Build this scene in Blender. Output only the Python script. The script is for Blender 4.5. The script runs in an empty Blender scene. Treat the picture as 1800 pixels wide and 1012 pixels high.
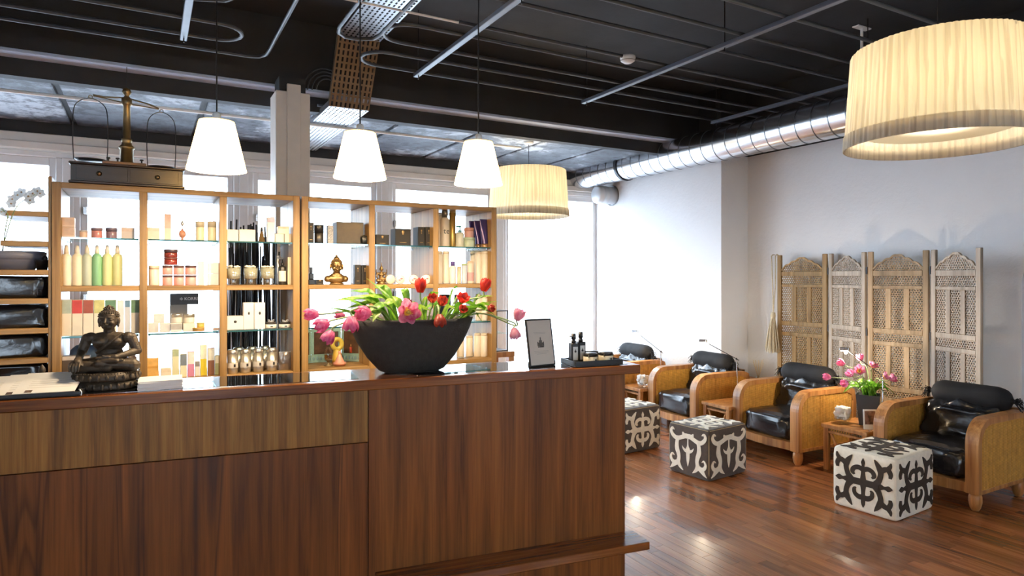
import bpy, bmesh, math, random
import numpy as np
from mathutils import Vector, Matrix, Euler, noise
random.seed(7)
SC = bpy.context.scene
COL = SC.collection
PI = math.pi
# ------------------------------------------------------------------ camera
YAW = math.radians(29.2); FPX = 1145.0; HZ = 486.0; CZ = 1.6
cam_d = bpy.data.cameras.new('camera'); cam = bpy.data.objects.new('camera', cam_d); COL.objects.link(cam)
cam.location = (0, 0, CZ); cam.rotation_euler = (PI/2, 0, -YAW)
cam_d.sensor_width = 36; cam_d.lens = 36*FPX/1800; cam_d.shift_y = -(506-HZ)/1800; cam_d.clip_start = .05
SC.camera = cam
# ------------------------------------------------------------------ world, exposure
W = bpy.data.worlds.new('sky'); SC.world = W; W.use_nodes = True
bg = W.node_tree.nodes['Background']; bg.inputs[0].default_value = (.72, .85, 1, 1); bg.inputs[1].default_value = 12
SC.view_settings.view_transform = 'Standard'; SC.view_settings.look = 'None'
SC.view_settings.exposure = 0.22; SC.view_settings.gamma = 1; SC.view_settings.use_curve_mapping = False
SC.cycles.max_bounces = 10; SC.cycles.diffuse_bounces = 5; SC.cycles.transparent_max_bounces = 24
SC.cycles.sample_clamp_indirect = 6; SC.cycles.caustics_reflective = False; SC.cycles.caustics_refractive = False
P_SMALL, P_BIG, P_FILL = 35, 11, 85      # lamp powers; the last is for the added fill lamps
WARM = (1, .78, .52)
# ------------------------------------------------------------------ pixel -> place helpers (1800x1012 frame)
sy_, cy_ = math.sin(YAW), math.cos(YAW)
def rr(u): return (u-900)/FPX
def kx(u): return sy_+cy_*rr(u)      # X per unit depth
def ky(u): return cy_-sy_*rr(u)      # Y per unit depth
def zat(v, d): return CZ+(HZ-v)*d/FPX
def atZ(u, v, z):
    d = (z-CZ)*FPX/(HZ-v); return Vector((kx(u)*d, ky(u)*d, z))
def atY(u, v, Y):
    d = Y/ky(u); return Vector((kx(u)*d, Y, zat(v, d)))
def atX(u, v, X):
    d = X/kx(u); return Vector((X, ky(u)*d, zat(v, d)))
def dep(x, y): return x*sy_+y*cy_
# ------------------------------------------------------------------ materials
def new_mat(name):
    m = bpy.data.materials.new(name); m.use_nodes = True
    nt = m.node_tree; return m, nt, nt.nodes['Principled BSDF'], nt.nodes['Material Output']
def rgb(c): return (c[0], c[1], c[2], 1)
def hx(s):
    c = [int(s[i:i+2], 16)/255 for i in (0, 2, 4)]
    return tuple((x/12.92 if x <= .04045 else ((x+.055)/1.055)**2.4) for x in c)
def coords(nt, scale, rand=False, kind='Object'):
    tc = nt.nodes.new('ShaderNodeTexCoord'); mp = nt.nodes.new('ShaderNodeMapping')
    mp.inputs['Scale'].default_value = scale if hasattr(scale, '__len__') else (scale,)*3
    nt.links.new(tc.outputs[kind], mp.inputs['Vector'])
    if rand:
        oi = nt.nodes.new('ShaderNodeObjectInfo'); mu = nt.nodes.new('ShaderNodeMath'); mu.operation = 'MULTIPLY'; mu.inputs[1].default_value = 37
        nt.links.new(oi.outputs['Random'], mu.inputs[0]); nt.links.new(mu.outputs[0], mp.inputs['Location'])
    return mp.outputs['Vector']
def ntex(nt, vec, scale=1, detail=4, rough=.55, dist=0):
    n = nt.nodes.new('ShaderNodeTexNoise'); n.inputs['Scale'].default_value = scale; n.inputs['Detail'].default_value = detail
    n.inputs['Roughness'].default_value = rough; n.inputs['Distortion'].default_value = dist
    nt.links.new(vec, n.inputs['Vector']); return n.outputs['Fac']
def ramp(nt, fac, stops):
    r = nt.nodes.new('ShaderNodeValToRGB'); e = r.color_ramp.elements
    while len(e) < len(stops): e.new(.5)
    for i, (p, c) in enumerate(stops): e[i].position = p; e[i].color = rgb(c)
    nt.links.new(fac, r.inputs[0]); return r.outputs[0]
def mixc(nt, a, b, fac, mode='MIX'):
    m = nt.nodes.new('ShaderNodeMix'); m.data_type = 'RGBA'; m.blend_type = mode
    if hasattr(fac, 'links'): nt.links.new(fac, m.inputs[0])
    else: m.inputs[0].default_value = fac
    for x, k in ((a, 6), (b, 7)):
        if hasattr(x, 'links'): nt.links.new(x, m.inputs[k])
        else: m.inputs[k].default_value = rgb(x)
    return m.outputs[2]
def bump(nt, bs, h, strength, dist=.01):
    b = nt.nodes.new('ShaderNodeBump'); b.inputs['Strength'].default_value = strength; b.inputs['Distance'].default_value = dist
    nt.links.new(h, b.inputs['Height']); nt.links.new(b.outputs[0], bs.inputs['Normal'])
def pbr(name, col, rough=.5, metal=0, var=0, vscale=8, bmp=0, bscale=60, spec=.5, coat=0, alpha=1, emit=0, ecol=None, sheen=0):
    m, nt, bs, out = new_mat(name)
    bs.inputs['Base Color'].default_value = rgb(col); bs.inputs['Roughness'].default_value = rough; bs.inputs['Metallic'].default_value = metal
    bs.inputs['Specular IOR Level'].default_value = spec; bs.inputs['Coat Weight'].default_value = coat; bs.inputs['Sheen Weight'].default_value = sheen
    if var:
        f = ntex(nt, coords(nt, vscale, True), 1, 5)
        lo = tuple(x*(1-var) for x in col); hi = tuple(min(1, x*(1+var)) for x in col)
        nt.links.new(ramp(nt, f, [(.3, lo), (.7, hi)]), bs.inputs['Base Color'])
    if bmp: bump(nt, bs, ntex(nt, coords(nt, bscale, True), 1, 4), bmp, .004)
    if emit:
        bs.inputs['Emission Color'].default_value = rgb(ecol or col); bs.inputs['Emission Strength'].default_value = emit
    return m
def wood(name, dark, mid, light, axis='z', rough=.35, k=1.0, streak=.5, coat=0, island=False, fine=.55, vein=0, spec=.5):
    m, nt, bs, out = new_mat(name)
    a = {'x': 0, 'y': 1, 'z': 2}[axis]
    s1 = [26*k]*3; s1[a] = 1.1*k; s2 = [150*k]*3; s2[a] = 3*k; s3 = [5*k]*3; s3[a] = .5*k
    f1 = ntex(nt, coords(nt, s1, True), 1, 5, .6, .4)
    f2 = ntex(nt, coords(nt, s2, True), 1, 3, .6)
    f3 = ntex(nt, coords(nt, s3, True), 1, 2, .5, .6)
    c1 = ramp(nt, f1, [(.3, dark), (.5, mid), (.72, light)])
    c2 = ramp(nt, f2, [(.3, (.55,)*3), (.6, (1, 1, 1))])
    c3 = ramp(nt, f3, [(.33, (1-streak,)*3), (.5, (1, 1, 1)), (.75, (1.15, 1.1, 1.05))])
    c = mixc(nt, c1, c2, fine, 'MULTIPLY'); c = mixc(nt, c, c3, .8, 'MULTIPLY')
    if vein:
        s4 = [4.5]*3; s4[a] = .28; f4 = ntex(nt, coords(nt, s4, True), 1, 2, .45, .3)
        c = mixc(nt, c, ramp(nt, f4, [(.455, (1, 1, 1)), (.475, (.34, .30, .27)), (.485, (.95, .95, .95)), (.505, (.95, .95, .95)), (.515, (.4, .36, .33)), (.535, (1, 1, 1))]), vein, 'MULTIPLY')
    bs.inputs['Specular IOR Level'].default_value = spec
    if island is not None:
        if island: g = nt.nodes.new('ShaderNodeNewGeometry'); o = g.outputs['Random Per Island']
        else: g = nt.nodes.new('ShaderNodeObjectInfo'); o = g.outputs['Random']
        c = mixc(nt, c, ramp(nt, o, [(0, (.62, .58, .55)), (.5, (1, 1, 1)), (1, (1.35, 1.3, 1.2))]), .8 if island else .35, 'MULTIPLY')
    nt.links.new(c, bs.inputs['Base Color']); bs.inputs['Roughness'].default_value = rough; bs.inputs['Coat Weight'].default_value = coat
    bs.inputs['Coat Roughness'].default_value = .12
    bump(nt, bs, f2, .12, .002)
    return m
def shader_mix(name, a, b, fac):
    """a, b = (type, colour, roughness)"""
    m, nt, bs, out = new_mat(name); nt.nodes.remove(bs)
    sh = []
    for t, c, r in (a, b):
        n = nt.nodes.new('ShaderNodeBsdf'+t); n.inputs['Color'].default_value = rgb(c)
        if 'Roughness' in n.inputs and r is not None: n.inputs['Roughness'].default_value = r
        sh.append(n)
    mx = nt.nodes.new('ShaderNodeMixShader')
    if fac == 'fresnel':
        lw = nt.nodes.new('ShaderNodeLayerWeight'); pw = nt.nodes.new('ShaderNodeMath'); pw.operation = 'POWER'; pw.inputs[1].default_value = 4
        ma = nt.nodes.new('ShaderNodeMath'); ma.operation = 'MULTIPLY_ADD'; ma.inputs[1].default_value = .6; ma.inputs[2].default_value = .03
        nt.links.new(lw.outputs['Facing'], pw.inputs[0]); nt.links.new(pw.outputs[0], ma.inputs[0]); nt.links.new(ma.outputs[0], mx.inputs[0])
    else: mx.inputs[0].default_value = fac
    nt.links.new(sh[0].outputs[0], mx.inputs[1]); nt.links.new(sh[1].outputs[0], mx.inputs[2]); nt.links.new(mx.outputs[0], out.inputs[0])
    return m
_sol = {}
def solid(h, rough=.45, metal=0, var=.06):
    k = (h, rough, metal)
    if k not in _sol: _sol[k] = pbr('paint_'+h, hx(h), rough, metal, var=var, vscale=14)
    return _sol[k]
_pet = {}
def petal_mat(h, edge):
    if (h, edge) in _pet: return _pet[(h, edge)]
    m, nt, bs, out = new_mat('petal_'+h); nt.nodes.remove(bs)
    f = ntex(nt, coords(nt, (60, 60, 22), True), 1, 4)
    c = ramp(nt, f, [(.35, hx(h)), (.75, hx(edge))])
    d = nt.nodes.new('ShaderNodeBsdfPrincipled'); d.inputs['Roughness'].default_value = .4; t = nt.nodes.new('ShaderNodeBsdfTranslucent'); mx = nt.nodes.new('ShaderNodeMixShader'); mx.inputs[0].default_value = .42
    nt.links.new(c, d.inputs['Base Color']); nt.links.new(c, t.inputs['Color'])
    nt.links.new(d.outputs[0], mx.inputs[1]); nt.links.new(t.outputs[0], mx.inputs[2]); nt.links.new(mx.outputs[0], out.inputs[0])
    _pet[(h, edge)] = m; return m

M = {}
def plaster(name, col):
    m, nt, bs, out = new_mat(name); v = coords(nt, 1)
    f = ntex(nt, v, 26, 6, .65); f2 = ntex(nt, v, 1.3, 3)
    nt.links.new(ramp(nt, f2, [(.3, tuple(x*.95 for x in col)), (.7, col)]), bs.inputs['Base Color'])
    bs.inputs['Roughness'].default_value = .85; bump(nt, bs, f, .35, .012); return m
M['plaster'] = plaster('white_plaster', (.80, .80, .815))
M['white'] = pbr('white_paint', (.78, .78, .78), .45, var=.03)
M['cream_paint'] = pbr('cream_column_paint', hx('e2d8cd'), .5, var=.04)
M['header'] = pbr('window_header_paint', hx('e2d9cf'), .5, var=.04)
M['black'] = pbr('black_ceiling_paint', (.014, .0145, .017), .75, var=.35, vscale=3, bmp=.3, bscale=25)
M['pipe'] = pbr('grey_pipe_paint', (.035, .04, .052), .42, var=.2)
M['rail'] = pbr('grey_rail_paint', (.075, .085, .115), .4, var=.15)
M['galv'] = pbr('perforated_steel', (.55, .56, .58), .3, 1, var=.1)
M['conduit'] = pbr('white_conduit', (.85, .83, .8), .35, var=.06)
M['brass'] = pbr('aged_brass', hx('7a6c50'), .42, .7, var=.2)
M['iron'] = pbr('dark_iron', (.035, .035, .04), .35, .6, var=.2)
M['chrome'] = pbr('brushed_steel', (.55, .55, .56), .25, 1)
M['silver'] = pbr('satin_tin', hx('c9c3b6'), .32, .85, var=.1)
def concrete():
    m, nt, bs, out = new_mat('raw_concrete_slab'); v = coords(nt, 1)
    a = ntex(nt, v, 1.1, 4, .6, .5); b = ntex(nt, coords(nt, (9, 9, 9)), 1, 8, .7)
    c = ramp(nt, a, [(.40, (.055, .062, .08)), (.51, (.12, .135, .165)), (.555, (.36, .385, .43))])
    c = mixc(nt, c, ramp(nt, b, [(.40, (.12,)*3), (.52, (1, 1, 1))]), .8, 'MULTIPLY')
    nt.links.new(c, bs.inputs['Base Color']); bs.inputs['Roughness'].default_value = .6; bump(nt, bs, b, .5, .02); return m
M['slab'] = concrete()
def duct():
    m, nt, bs, out = new_mat('galvanised_duct'); bs.inputs['Metallic'].default_value = 1; bs.inputs['Base Color'].default_value = (.68, .69, .72, 1)
    f = ntex(nt, coords(nt, (40, 3, 40)), 1, 3); r = nt.nodes.new('ShaderNodeMapRange'); r.inputs[3].default_value = .16; r.inputs[4].default_value = .30
    nt.links.new(f, r.inputs[0]); nt.links.new(r.outputs[0], bs.inputs['Roughness']); return m
M['duct'] = duct()
M['seam'] = pbr('duct_seam', (.22, .23, .25), .35, 1)
M['teak'] = wood('teak_veneer_vertical', hx('5e3212'), hx('864f20'), hx('9d622d'), 'z', .44, .9, .22, spec=.35)
M['teak_vein'] = wood('teak_veneer_streaked', hx('5a2f10'), hx('824b1d'), hx('975b28'), 'z', .44, .9, .22, vein=.8, spec=.35)
M['teak_band'] = wood('teak_veneer_band', hx('654019'), hx('8c602a'), hx('a6783b'), 'z', .42, 1.3, .25, spec=.35)
M['teak_top'] = wood('teak_counter_edge', hx('5f3010'), hx('8c5022'), hx('ab6c34'), 'x', .2, 1.2, .4, coat=.5)
M['oak'] = wood('oak_shelf_upright', hx('82602f'), hx('ab8650'), hx('c39e68'), 'z', .45, .9, .25)
M['oak_x'] = wood('oak_shelf_board', hx('82602f'), hx('ab8650'), hx('c39e68'), 'x', .45, .9, .25)
M['chairwood'] = wood('honey_bentwood', hx('8a5428'), hx('b87f48'), hx('cf9a60'), 'z', .38, .8, .2)
M['floor'] = wood('merbau_strip', hx('7a4526'), hx('9a5f38'), hx('ad7247'), 'y', .27, 1.0, .12, coat=.3, island=True, fine=.25)
M['floor1'] = wood('merbau_single_strip', hx('7a4526'), hx('9a5f38'), hx('ad7247'), 'y', .27, 1.0, .12, coat=.3, island=True, fine=.25)
def obj_rand(m):
    nt = m.node_tree
    for n in nt.nodes:
        if n.type == 'NEW_GEOMETRY':
            oi = nt.nodes.new('ShaderNodeObjectInfo'); l = n.outputs['Random Per Island'].links[0].to_socket; nt.links.new(oi.outputs['Random'], l)
obj_rand(M['floor1'])
M['subfloor'] = pbr('floor_underlay', (.06, .03, .015), .5, var=.1)
M['walnut'] = wood('dark_walnut_box', hx('0f0704'), hx('1c0f0a'), hx('281710'), 'x', .35, 1, .3)
M['screenwood'] = wood('weathered_carved_wood', hx('6e5430'), hx('9f8052'), hx('b5976a'), 'z', .65, 1, .2)
M['greywood'] = wood('bleached_carved_wood', hx('84796d'), hx('ac9c8b'), hx('c2b5a6'), 'z', .65, 1, .2)
M['midwood'] = wood('tan_carved_wood', hx('75644a'), hx('a89072'), hx('c0aa8c'), 'z', .65, 1, .2)
def weave():
    m, nt, bs, out = new_mat('woven_rattan')
    w = nt.nodes.new('ShaderNodeTexWave'); w.bands_direction = 'Z'; w.inputs['Scale'].default_value = 40; w.inputs['Distortion'].default_value = .2; w.inputs['Detail'].default_value = 1
    nt.links.new(coords(nt, 1), w.inputs['Vector'])
    f = ntex(nt, coords(nt, (30, 30, 30)), 1, 4)
    c = ramp(nt, w.outputs['Fac'], [(.1, hx('b07c30')), (.5, hx('e4b058'))]); c = mixc(nt, c, ramp(nt, f, [(.3, (.7, .68, .6)), (.7, (1.1, 1.08, 1))]), .8, 'MULTIPLY')
    nt.links.new(c, bs.inputs['Base Color']); bs.inputs['Roughness'].default_value = .5; bump(nt, bs, w.outputs['Fac'], .5, .003); return m
M['rattan'] = weave()
M['leather'] = pbr('black_leather', (.012, .013, .016), .2, var=.2, bmp=.45, bscale=22, spec=.6)
M['cloth'] = pbr('charcoal_cloth', (.012, .0125, .015), .75, var=.25, bmp=.5, bscale=240, spec=.25)
M['felt_w'] = pbr('ivory_felt', hx('f0e8d6'), .95, var=.07, vscale=30, bmp=.6, bscale=300, sheen=.2)
M['felt_d'] = pbr('brown_felt', hx('4a3f38'), .95, var=.15, vscale=30, bmp=.6, bscale=300, sheen=.2)
M['felt_k'] = pbr('dark_felt', hx('3a3028'), .95, var=.15, vscale=30, bmp=.6, bscale=300)
M['stitch'] = pbr('cream_stitching', hx('b9a47c'), .8)
M['bowl'] = pbr('dark_stone_bowl', hx('34322f'), .8, var=.2, vscale=40, bmp=.5, bscale=120)
M['bronze'] = pbr('dark_bronze', hx('453b30'), .5, .25, var=.35, vscale=40, bmp=.3, bscale=90)
M['goldbronze'] = pbr('gilt_bronze', hx('9a7d52'), .36, .8, var=.25, vscale=40)
M['paper'] = pbr('paper', (.78, .77, .74), .8, var=.03)
M['blackp'] = pbr('black_lacquer', (.015, .015, .016), .3, var=.1)
M['blackbox'] = pbr('black_card_box', (.025, .021, .018), .35, var=.2)
M['soil'] = pbr('soil', (.03, .02, .012), .95, var=.4)
M['stick'] = pbr('black_dyed_stick', (.02, .021, .025), .45, var=.3)
def fabric(name, dif, tr, f):
    m, nt, bs, out = new_mat(name); nt.nodes.remove(bs)
    n = ntex(nt, coords(nt, (22, 22, .3)), 1, 3, .6)
    g = nt.nodes.new('ShaderNodeTexGradient'); g.gradient_type = 'RADIAL'; nt.links.new(coords(nt, 1), g.inputs[0])
    ma = nt.nodes.new('ShaderNodeMath'); ma.operation = 'MULTIPLY_ADD'; ma.inputs[1].default_value = 68
    m2 = nt.nodes.new('ShaderNodeMath'); m2.operation = 'MULTIPLY'; m2.inputs[1].default_value = 2.2; nt.links.new(n, m2.inputs[0]); nt.links.new(m2.outputs[0], ma.inputs[2])
    nt.links.new(g.outputs['Fac'], ma.inputs[0]); fr = nt.nodes.new('ShaderNodeMath'); fr.operation = 'FRACT'; nt.links.new(ma.outputs[0], fr.inputs[0])
    k = ramp(nt, fr.outputs[0], [(0, (.72, .69, .64)), (.28, (.80, .78, .73)), (.36, (1, 1, 1)), (.85, (.92, .91, .88)), (1, (.74, .71, .66))])
    d = nt.nodes.new('ShaderNodeBsdfDiffuse'); t = nt.nodes.new('ShaderNodeBsdfTranslucent'); mx = nt.nodes.new('ShaderNodeMixShader'); mx.inputs[0].default_value = f
    nt.links.new(mixc(nt, dif, k, .5, 'MULTIPLY'), d.inputs[0]); nt.links.new(mixc(nt, tr, k, 1.0, 'MULTIPLY'), t.inputs[0])
    nt.links.new(d.outputs[0], mx.inputs[1]); nt.links.new(t.outputs[0], mx.inputs[2]); nt.links.new(mx.outputs[0], out.inputs[0]); return m
M['fabric'] = fabric('cream_shade_fabric', hx('f2ecde'), hx('f2e4c0'), .42)
M['hem'] = fabric('cream_shade_hem', hx('f4eee0'), hx('f4e8c8'), .40)
M['fabric2'] = shader_mix('small_shade_fabric', ('Diffuse', hx('f0e6cc'), .5), ('Translucent', hx('ffe2a0'), None), .55)
M['bulb'] = pbr('lit_bulb', (1, .9, .75), .5, emit=25, ecol=(1, .8, .55))
M['diff'] = shader_mix('opal_diffuser', ('Diffuse', (.9, .88, .82), .5), ('Translucent', (.95, .9, .8), None), .6)
M['glass'] = shader_mix('window_glass', ('Transparent', (.97, .99, 1), None), ('Glossy', (1, 1, 1), .02), 'fresnel')
M['shelfglass'] = shader_mix('shelf_glass', ('Transparent', (.86, .96, .96), None), ('Glossy', (.95, 1, 1), .03), 'fresnel')
M['glassedge'] = shader_mix('glass_edge_green', ('Translucent', (.22, .6, .62), None), ('Glossy', (.6, .9, .9), .1), .25)
M['clear'] = shader_mix('clear_glass', ('Transparent', (.93, .95, .94), None), ('Glossy', (1, 1, 1), .03), .18)
M['tint'] = shader_mix('amber_glass', ('Transparent', (.75, .42, .15), None), ('Glossy', (1, .9, .7), .05), .15)
def tile_glass():
    m, nt, bs, out = new_mat('black_glass_top'); bs.inputs['Base Color'].default_value = (.012, .012, .014, 1); bs.inputs['Roughness'].default_value = .03
    bs.inputs['Specular IOR Level'].default_value = 1; bs.inputs['IOR'].default_value = 1.9; return m
M['topglass'] = tile_glass()
M['leaf'] = petal_mat('3d7a1e', '86b53a')
M['leaf2'] = petal_mat('5c8f2a', 'b5cf5a')
M['stem'] = pbr('tulip_stem', hx('8fa66a'), .45, var=.1)
M['rope'] = pbr('jute_tassel', hx('cdbfa3'), .9, var=.15, vscale=60, bmp=.6, bscale=200)
M['ground'] = pbr('outside_paving', (.55, .56, .58), .8, var=.1, vscale=2)
M['ink'] = pbr('dark_print', (.03, .028, .027), .6)
M['inkgrey'] = pbr('grey_print', (.38, .36, .34), .7)
M['skirting'] = wood('dark_skirting', hx('2c1710'), hx('4a2a1b'), hx('5d3823'), 'y', .4, 1, .2)

# ------------------------------------------------------------------ mesh builder
class MB:
    def __init__(s): s.v = []; s.f = []; s.mi = []; s.sm = []
    def add(s, vs, fs, m=0, smooth=False, mat=None):
        o = len(s.v)
        if mat is not None: vs = [mat @ Vector(p) for p in vs]
        s.v += [tuple(p) for p in vs]
        for f in fs: s.f.append([i+o for i in f]); s.mi.append(m); s.sm.append(smooth)
        return s
    def box(s, x0, y0, z0, x1, y1, z1, b=0, m=0, mat=None):
        c = ((x0+x1)/2, (y0+y1)/2, (z0+z1)/2); h = (abs(x1-x0)/2, abs(y1-y0)/2, abs(z1-z0)/2)
        if b <= 0:
            vs = [(c[0]+sx*h[0], c[1]+sy*h[1], c[2]+sz*h[2]) for sx in (-1, 1) for sy in (-1, 1) for sz in (-1, 1)]
            fs = [(0, 1, 3, 2), (4, 6, 7, 5), (0, 4, 5, 1), (2, 3, 7, 6), (0, 2, 6, 4), (1, 5, 7, 3)]
            return s.add(vs, fs, m, False, mat)
        b = min(b, min(h)*.95); vs = []; idx = {}
        for sg in [(a, e, g) for a in (-1, 1) for e in (-1, 1) for g in (-1, 1)]:
            for ax in range(3):
                idx[(sg, ax)] = len(vs)
                vs.append(tuple(c[k]+sg[k]*(h[k] if k == ax else h[k]-b) for k in range(3)))
        fs = []
        def put(q):
            p = [Vector(vs[i]) for i in q]; n = (p[1]-p[0]).cross(p[2]-p[0]); cen = sum(p, Vector())/len(p)-Vector(c)
            fs.append(tuple(q) if n.dot(cen) > 0 else tuple(reversed(q)))
        for ax in range(3):
            a, e = [k for k in range(3) if k != ax]
            for sg in (-1, 1):
                q = []
                for sa, se in ((-1, -1), (1, -1), (1, 1), (-1, 1)):
                    g = [0]*3; g[ax] = sg; g[a] = sa; g[e] = se; q.append(idx[(tuple(g), ax)])
                put(q)
            for sa in (-1, 1):
                for se in (-1, 1):
                    g1 = [0]*3; g1[a] = sa; g1[e] = se; g1[ax] = -1; g2 = list(g1); g2[ax] = 1; g1 = tuple(g1); g2 = tuple(g2)
                    put([idx[(g1, a)], idx[(g2, a)], idx[(g2, e)], idx[(g1, e)]])
        for sg in [(a, e, g) for a in (-1, 1) for e in (-1, 1) for g in (-1, 1)]: put([idx[(sg, k)] for k in range(3)])
        return s.add(vs, fs, m, False, mat)
    def lathe(s, prof, c=(0, 0, 0), n=24, m=0, smooth=True, sx=1, sy=1, mat=None, ph=0, rad=None):
        vs = []; rings = []
        for r, z in prof:
            if r <= 1e-6: rings.append([len(vs)]); vs.append((c[0], c[1], c[2]+z)); continue
            ring = []
            for i in range(n):
                a = 2*PI*i/n+ph; q = r*(rad(a, z) if rad else 1); ring.append(len(vs)); vs.append((c[0]+q*math.cos(a)*sx, c[1]+q*math.sin(a)*sy, c[2]+z))
            rings.append(ring)
        fs = []
        for A, B in zip(rings[:-1], rings[1:]):
            for i in range(n):
                j = (i+1) % n
                if len(A) == 1 and len(B) == 1: break
                if len(A) == 1: fs.append((A[0], B[j], B[i]))
                elif len(B) == 1: fs.append((A[i], A[j], B[0]))
                else: fs.append((A[i], A[j], B[j], B[i]))
        return s.add(vs, fs, m, smooth, mat)
    def tube(s, pts, r, n=8, m=0, smooth=True, mat=None):
        pts = [Vector(p) for p in pts]; k = len(pts); rs = r if hasattr(r, '__len__') else [r]*k
        t0 = (pts[1]-pts[0]).normalized(); up = Vector((0, 0, 1)) if abs(t0.z) < .9 else Vector((1, 0, 0))
        nx = t0.cross(up).normalized(); vs = []; fs = []
        for i, p in enumerate(pts):
            t = (pts[min(i+1, k-1)]-pts[max(i-1, 0)]).normalized(); nx = (nx-t*nx.dot(t)).normalized(); ny = t.cross(nx)
            for j in range(n):
                a = 2*PI*j/n; vs.append(p+(nx*math.cos(a)+ny*math.sin(a))*rs[i])
        for i in range(k-1):
            for j in range(n):
                q = (j+1) % n; fs.append((i*n+j, i*n+q, (i+1)*n+q, (i+1)*n+j))
        s.add(vs, fs, m, smooth, mat)
        return s.add(vs[:n]+vs[-n:], [tuple(range(n))[::-1], tuple(range(n, 2*n))], m, False, mat)
    def sphere(s, c, r, n=12, m=0, mat=None, rot=None):
        R = r if hasattr(r, '__len__') else (r,)*3; h = max(4, n//2+1)
        vs = []; fs = []
        for i in range(h+1):
            th = PI*i/h
            for j in range(n):
                a = 2*PI*j/n; p = Vector((R[0]*math.sin(th)*math.cos(a), R[1]*math.sin(th)*math.sin(a), R[2]*math.cos(th)))
                if rot: p = rot @ p
                vs.append(p+Vector(c))
        for i in range(h):
            for j in range(n):
                q = (j+1) % n; fs.append((i*n+j, (i+1)*n+j, (i+1)*n+q, i*n+q))
        return s.add(vs, fs, m, True, mat)
    def prism(s, poly, a0, a1, plane='xz', m=0, smooth=False, mat=None):
        """poly of 2D points, extruded along the third axis from a0 to a1"""
        k = len(poly)
        def P(p, a): return {'xz': (p[0], a, p[1]), 'xy': (p[0], p[1], a), 'yz': (a, p[0], p[1])}[plane]
        vs = [P(p, a0) for p in poly]+[P(p, a1) for p in poly]
        s.add(vs, [tuple(range(k))[::-1], tuple(range(k, 2*k))], m, False, mat)
        return s.add(vs, [(i, (i+1) % k, k+(i+1) % k, k+i) for i in range(k)], m, smooth, mat)
    def grid(s, fn, nu, nv, m=0, smooth=True, closed=False, mat=None):
        vs = [fn(i/nu, j/nv) for i in range(nu+1) for j in range(nv+1)]; w = nv+1
        return s.add(vs, [(i*w+j, (i+1)*w+j, (i+1)*w+j+1, i*w+j+1) for i in range(nu) for j in range(nv)], m, smooth, mat)
    def mesh(s, name, mats):
        me = bpy.data.meshes.new(name); me.from_pydata(s.v, [], s.f)
        for mt in (mats if isinstance(mats, (list, tuple)) else [mats]): me.materials.append(mt)
        me.polygons.foreach_set('material_index', s.mi); me.polygons.foreach_set('use_smooth', s.sm)
        me.update(); return me
    def build(s, name, mats, parent=None, label=None, cat=None, group=None, kind=None, loc=None, rot=None):
        o = bpy.data.objects.new(name, s.mesh(name, mats)); return put(o, parent, label, cat, group, kind, loc, rot)
def put(o, parent=None, label=None, cat=None, group=None, kind=None, loc=None, rot=None):
    COL.objects.link(o)
    if parent: o.parent = parent
    if label: o['label'] = label
    if cat: o['category'] = cat
    if group: o['group'] = group
    if kind: o['kind'] = kind
    if loc is not None: o.location = loc
    if rot is not None: o.rotation_euler = rot if hasattr(rot, '__len__') else (0, 0, rot)
    return o
def T(name, label, cat, loc=(0, 0, 0), rot=0, group=None):
    return put(bpy.data.objects.new(name, None), None, label, cat, group, None, loc, rot)
def struct(o): o['kind'] = 'structure'; return o
def sroot(name, loc=(0, 0, 0), rot=0):
    return struct(put(bpy.data.objects.new(name, None), None, None, None, None, None, loc, rot))
_kids = {}
def copy_tree(o, parent=None):
    c = o.copy(); COL.objects.link(c)
    if parent: c.parent = parent
    for ch in [x for x in COL.objects if x.parent == o]: copy_tree(ch, c)
    return c
def place(c, loc, rot=None, label=None):
    c.location = loc
    if rot is not None: c.rotation_euler = (0, 0, rot)
    if label: c['label'] = label
    return c
def baked(me, mods, mats, name):
    """evaluate modifiers on a mesh and return a plain mesh"""
    o = bpy.data.objects.new('tmp', me); COL.objects.link(o)
    for t, kw in mods:
        md = o.modifiers.new(t, t)
        for k, v in kw.items(): setattr(md, k, v)
    dg = bpy.context.evaluated_depsgraph_get(); r = bpy.data.meshes.new_from_object(o.evaluated_get(dg)); r.name = name
    bpy.data.objects.remove(o); r.materials.clear()
    for mt in mats: r.materials.append(mt)
    r.polygons.foreach_set('use_smooth', [True]*len(r.polygons)); return r
def capsule(mb, p0, p1, r0, r1=None, k=None, n=12):
    p0 = Vector(p0); p1 = Vector(p1); r1 = r0 if r1 is None else r1
    k = k or max(2, int((p1-p0).length/(min(r0, r1)*.45)))
    for i in range(k+1):
        t = i/k; mb.sphere(p0.lerp(p1, t), r0+(r1-r0)*t, n)
def blob(mb, name, mat, voxel, it=4, factor=.5):
    return baked(mb.mesh('blob', mat), [('REMESH', dict(mode='VOXEL', voxel_size=voxel)), ('SMOOTH', dict(factor=factor, iterations=it))], [mat], name)
def text_mesh(txt, size, mat, ext=.0006, name='lettering', wrap=None):
    cu = bpy.data.curves.new('txt', 'FONT'); cu.body = txt; cu.size = size; cu.extrude = ext; cu.align_x = 'CENTER'; cu.align_y = 'CENTER'; cu.resolution_u = 3
    o = bpy.data.objects.new('txt', cu); COL.objects.link(o); dg = bpy.context.evaluated_depsgraph_get()
    me = bpy.data.meshes.new_from_object(o.evaluated_get(dg)); bpy.data.objects.remove(o); me.name = name
    for v in me.vertices:                        # stand it up facing -y
        x, y, z = v.co
        if wrap: a = x/wrap; v.co = ((wrap+z)*math.sin(a), -(wrap+z)*math.cos(a), y)
        else: v.co = (x, -z, y)
    me.materials.clear(); me.materials.append(mat); return me
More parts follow.
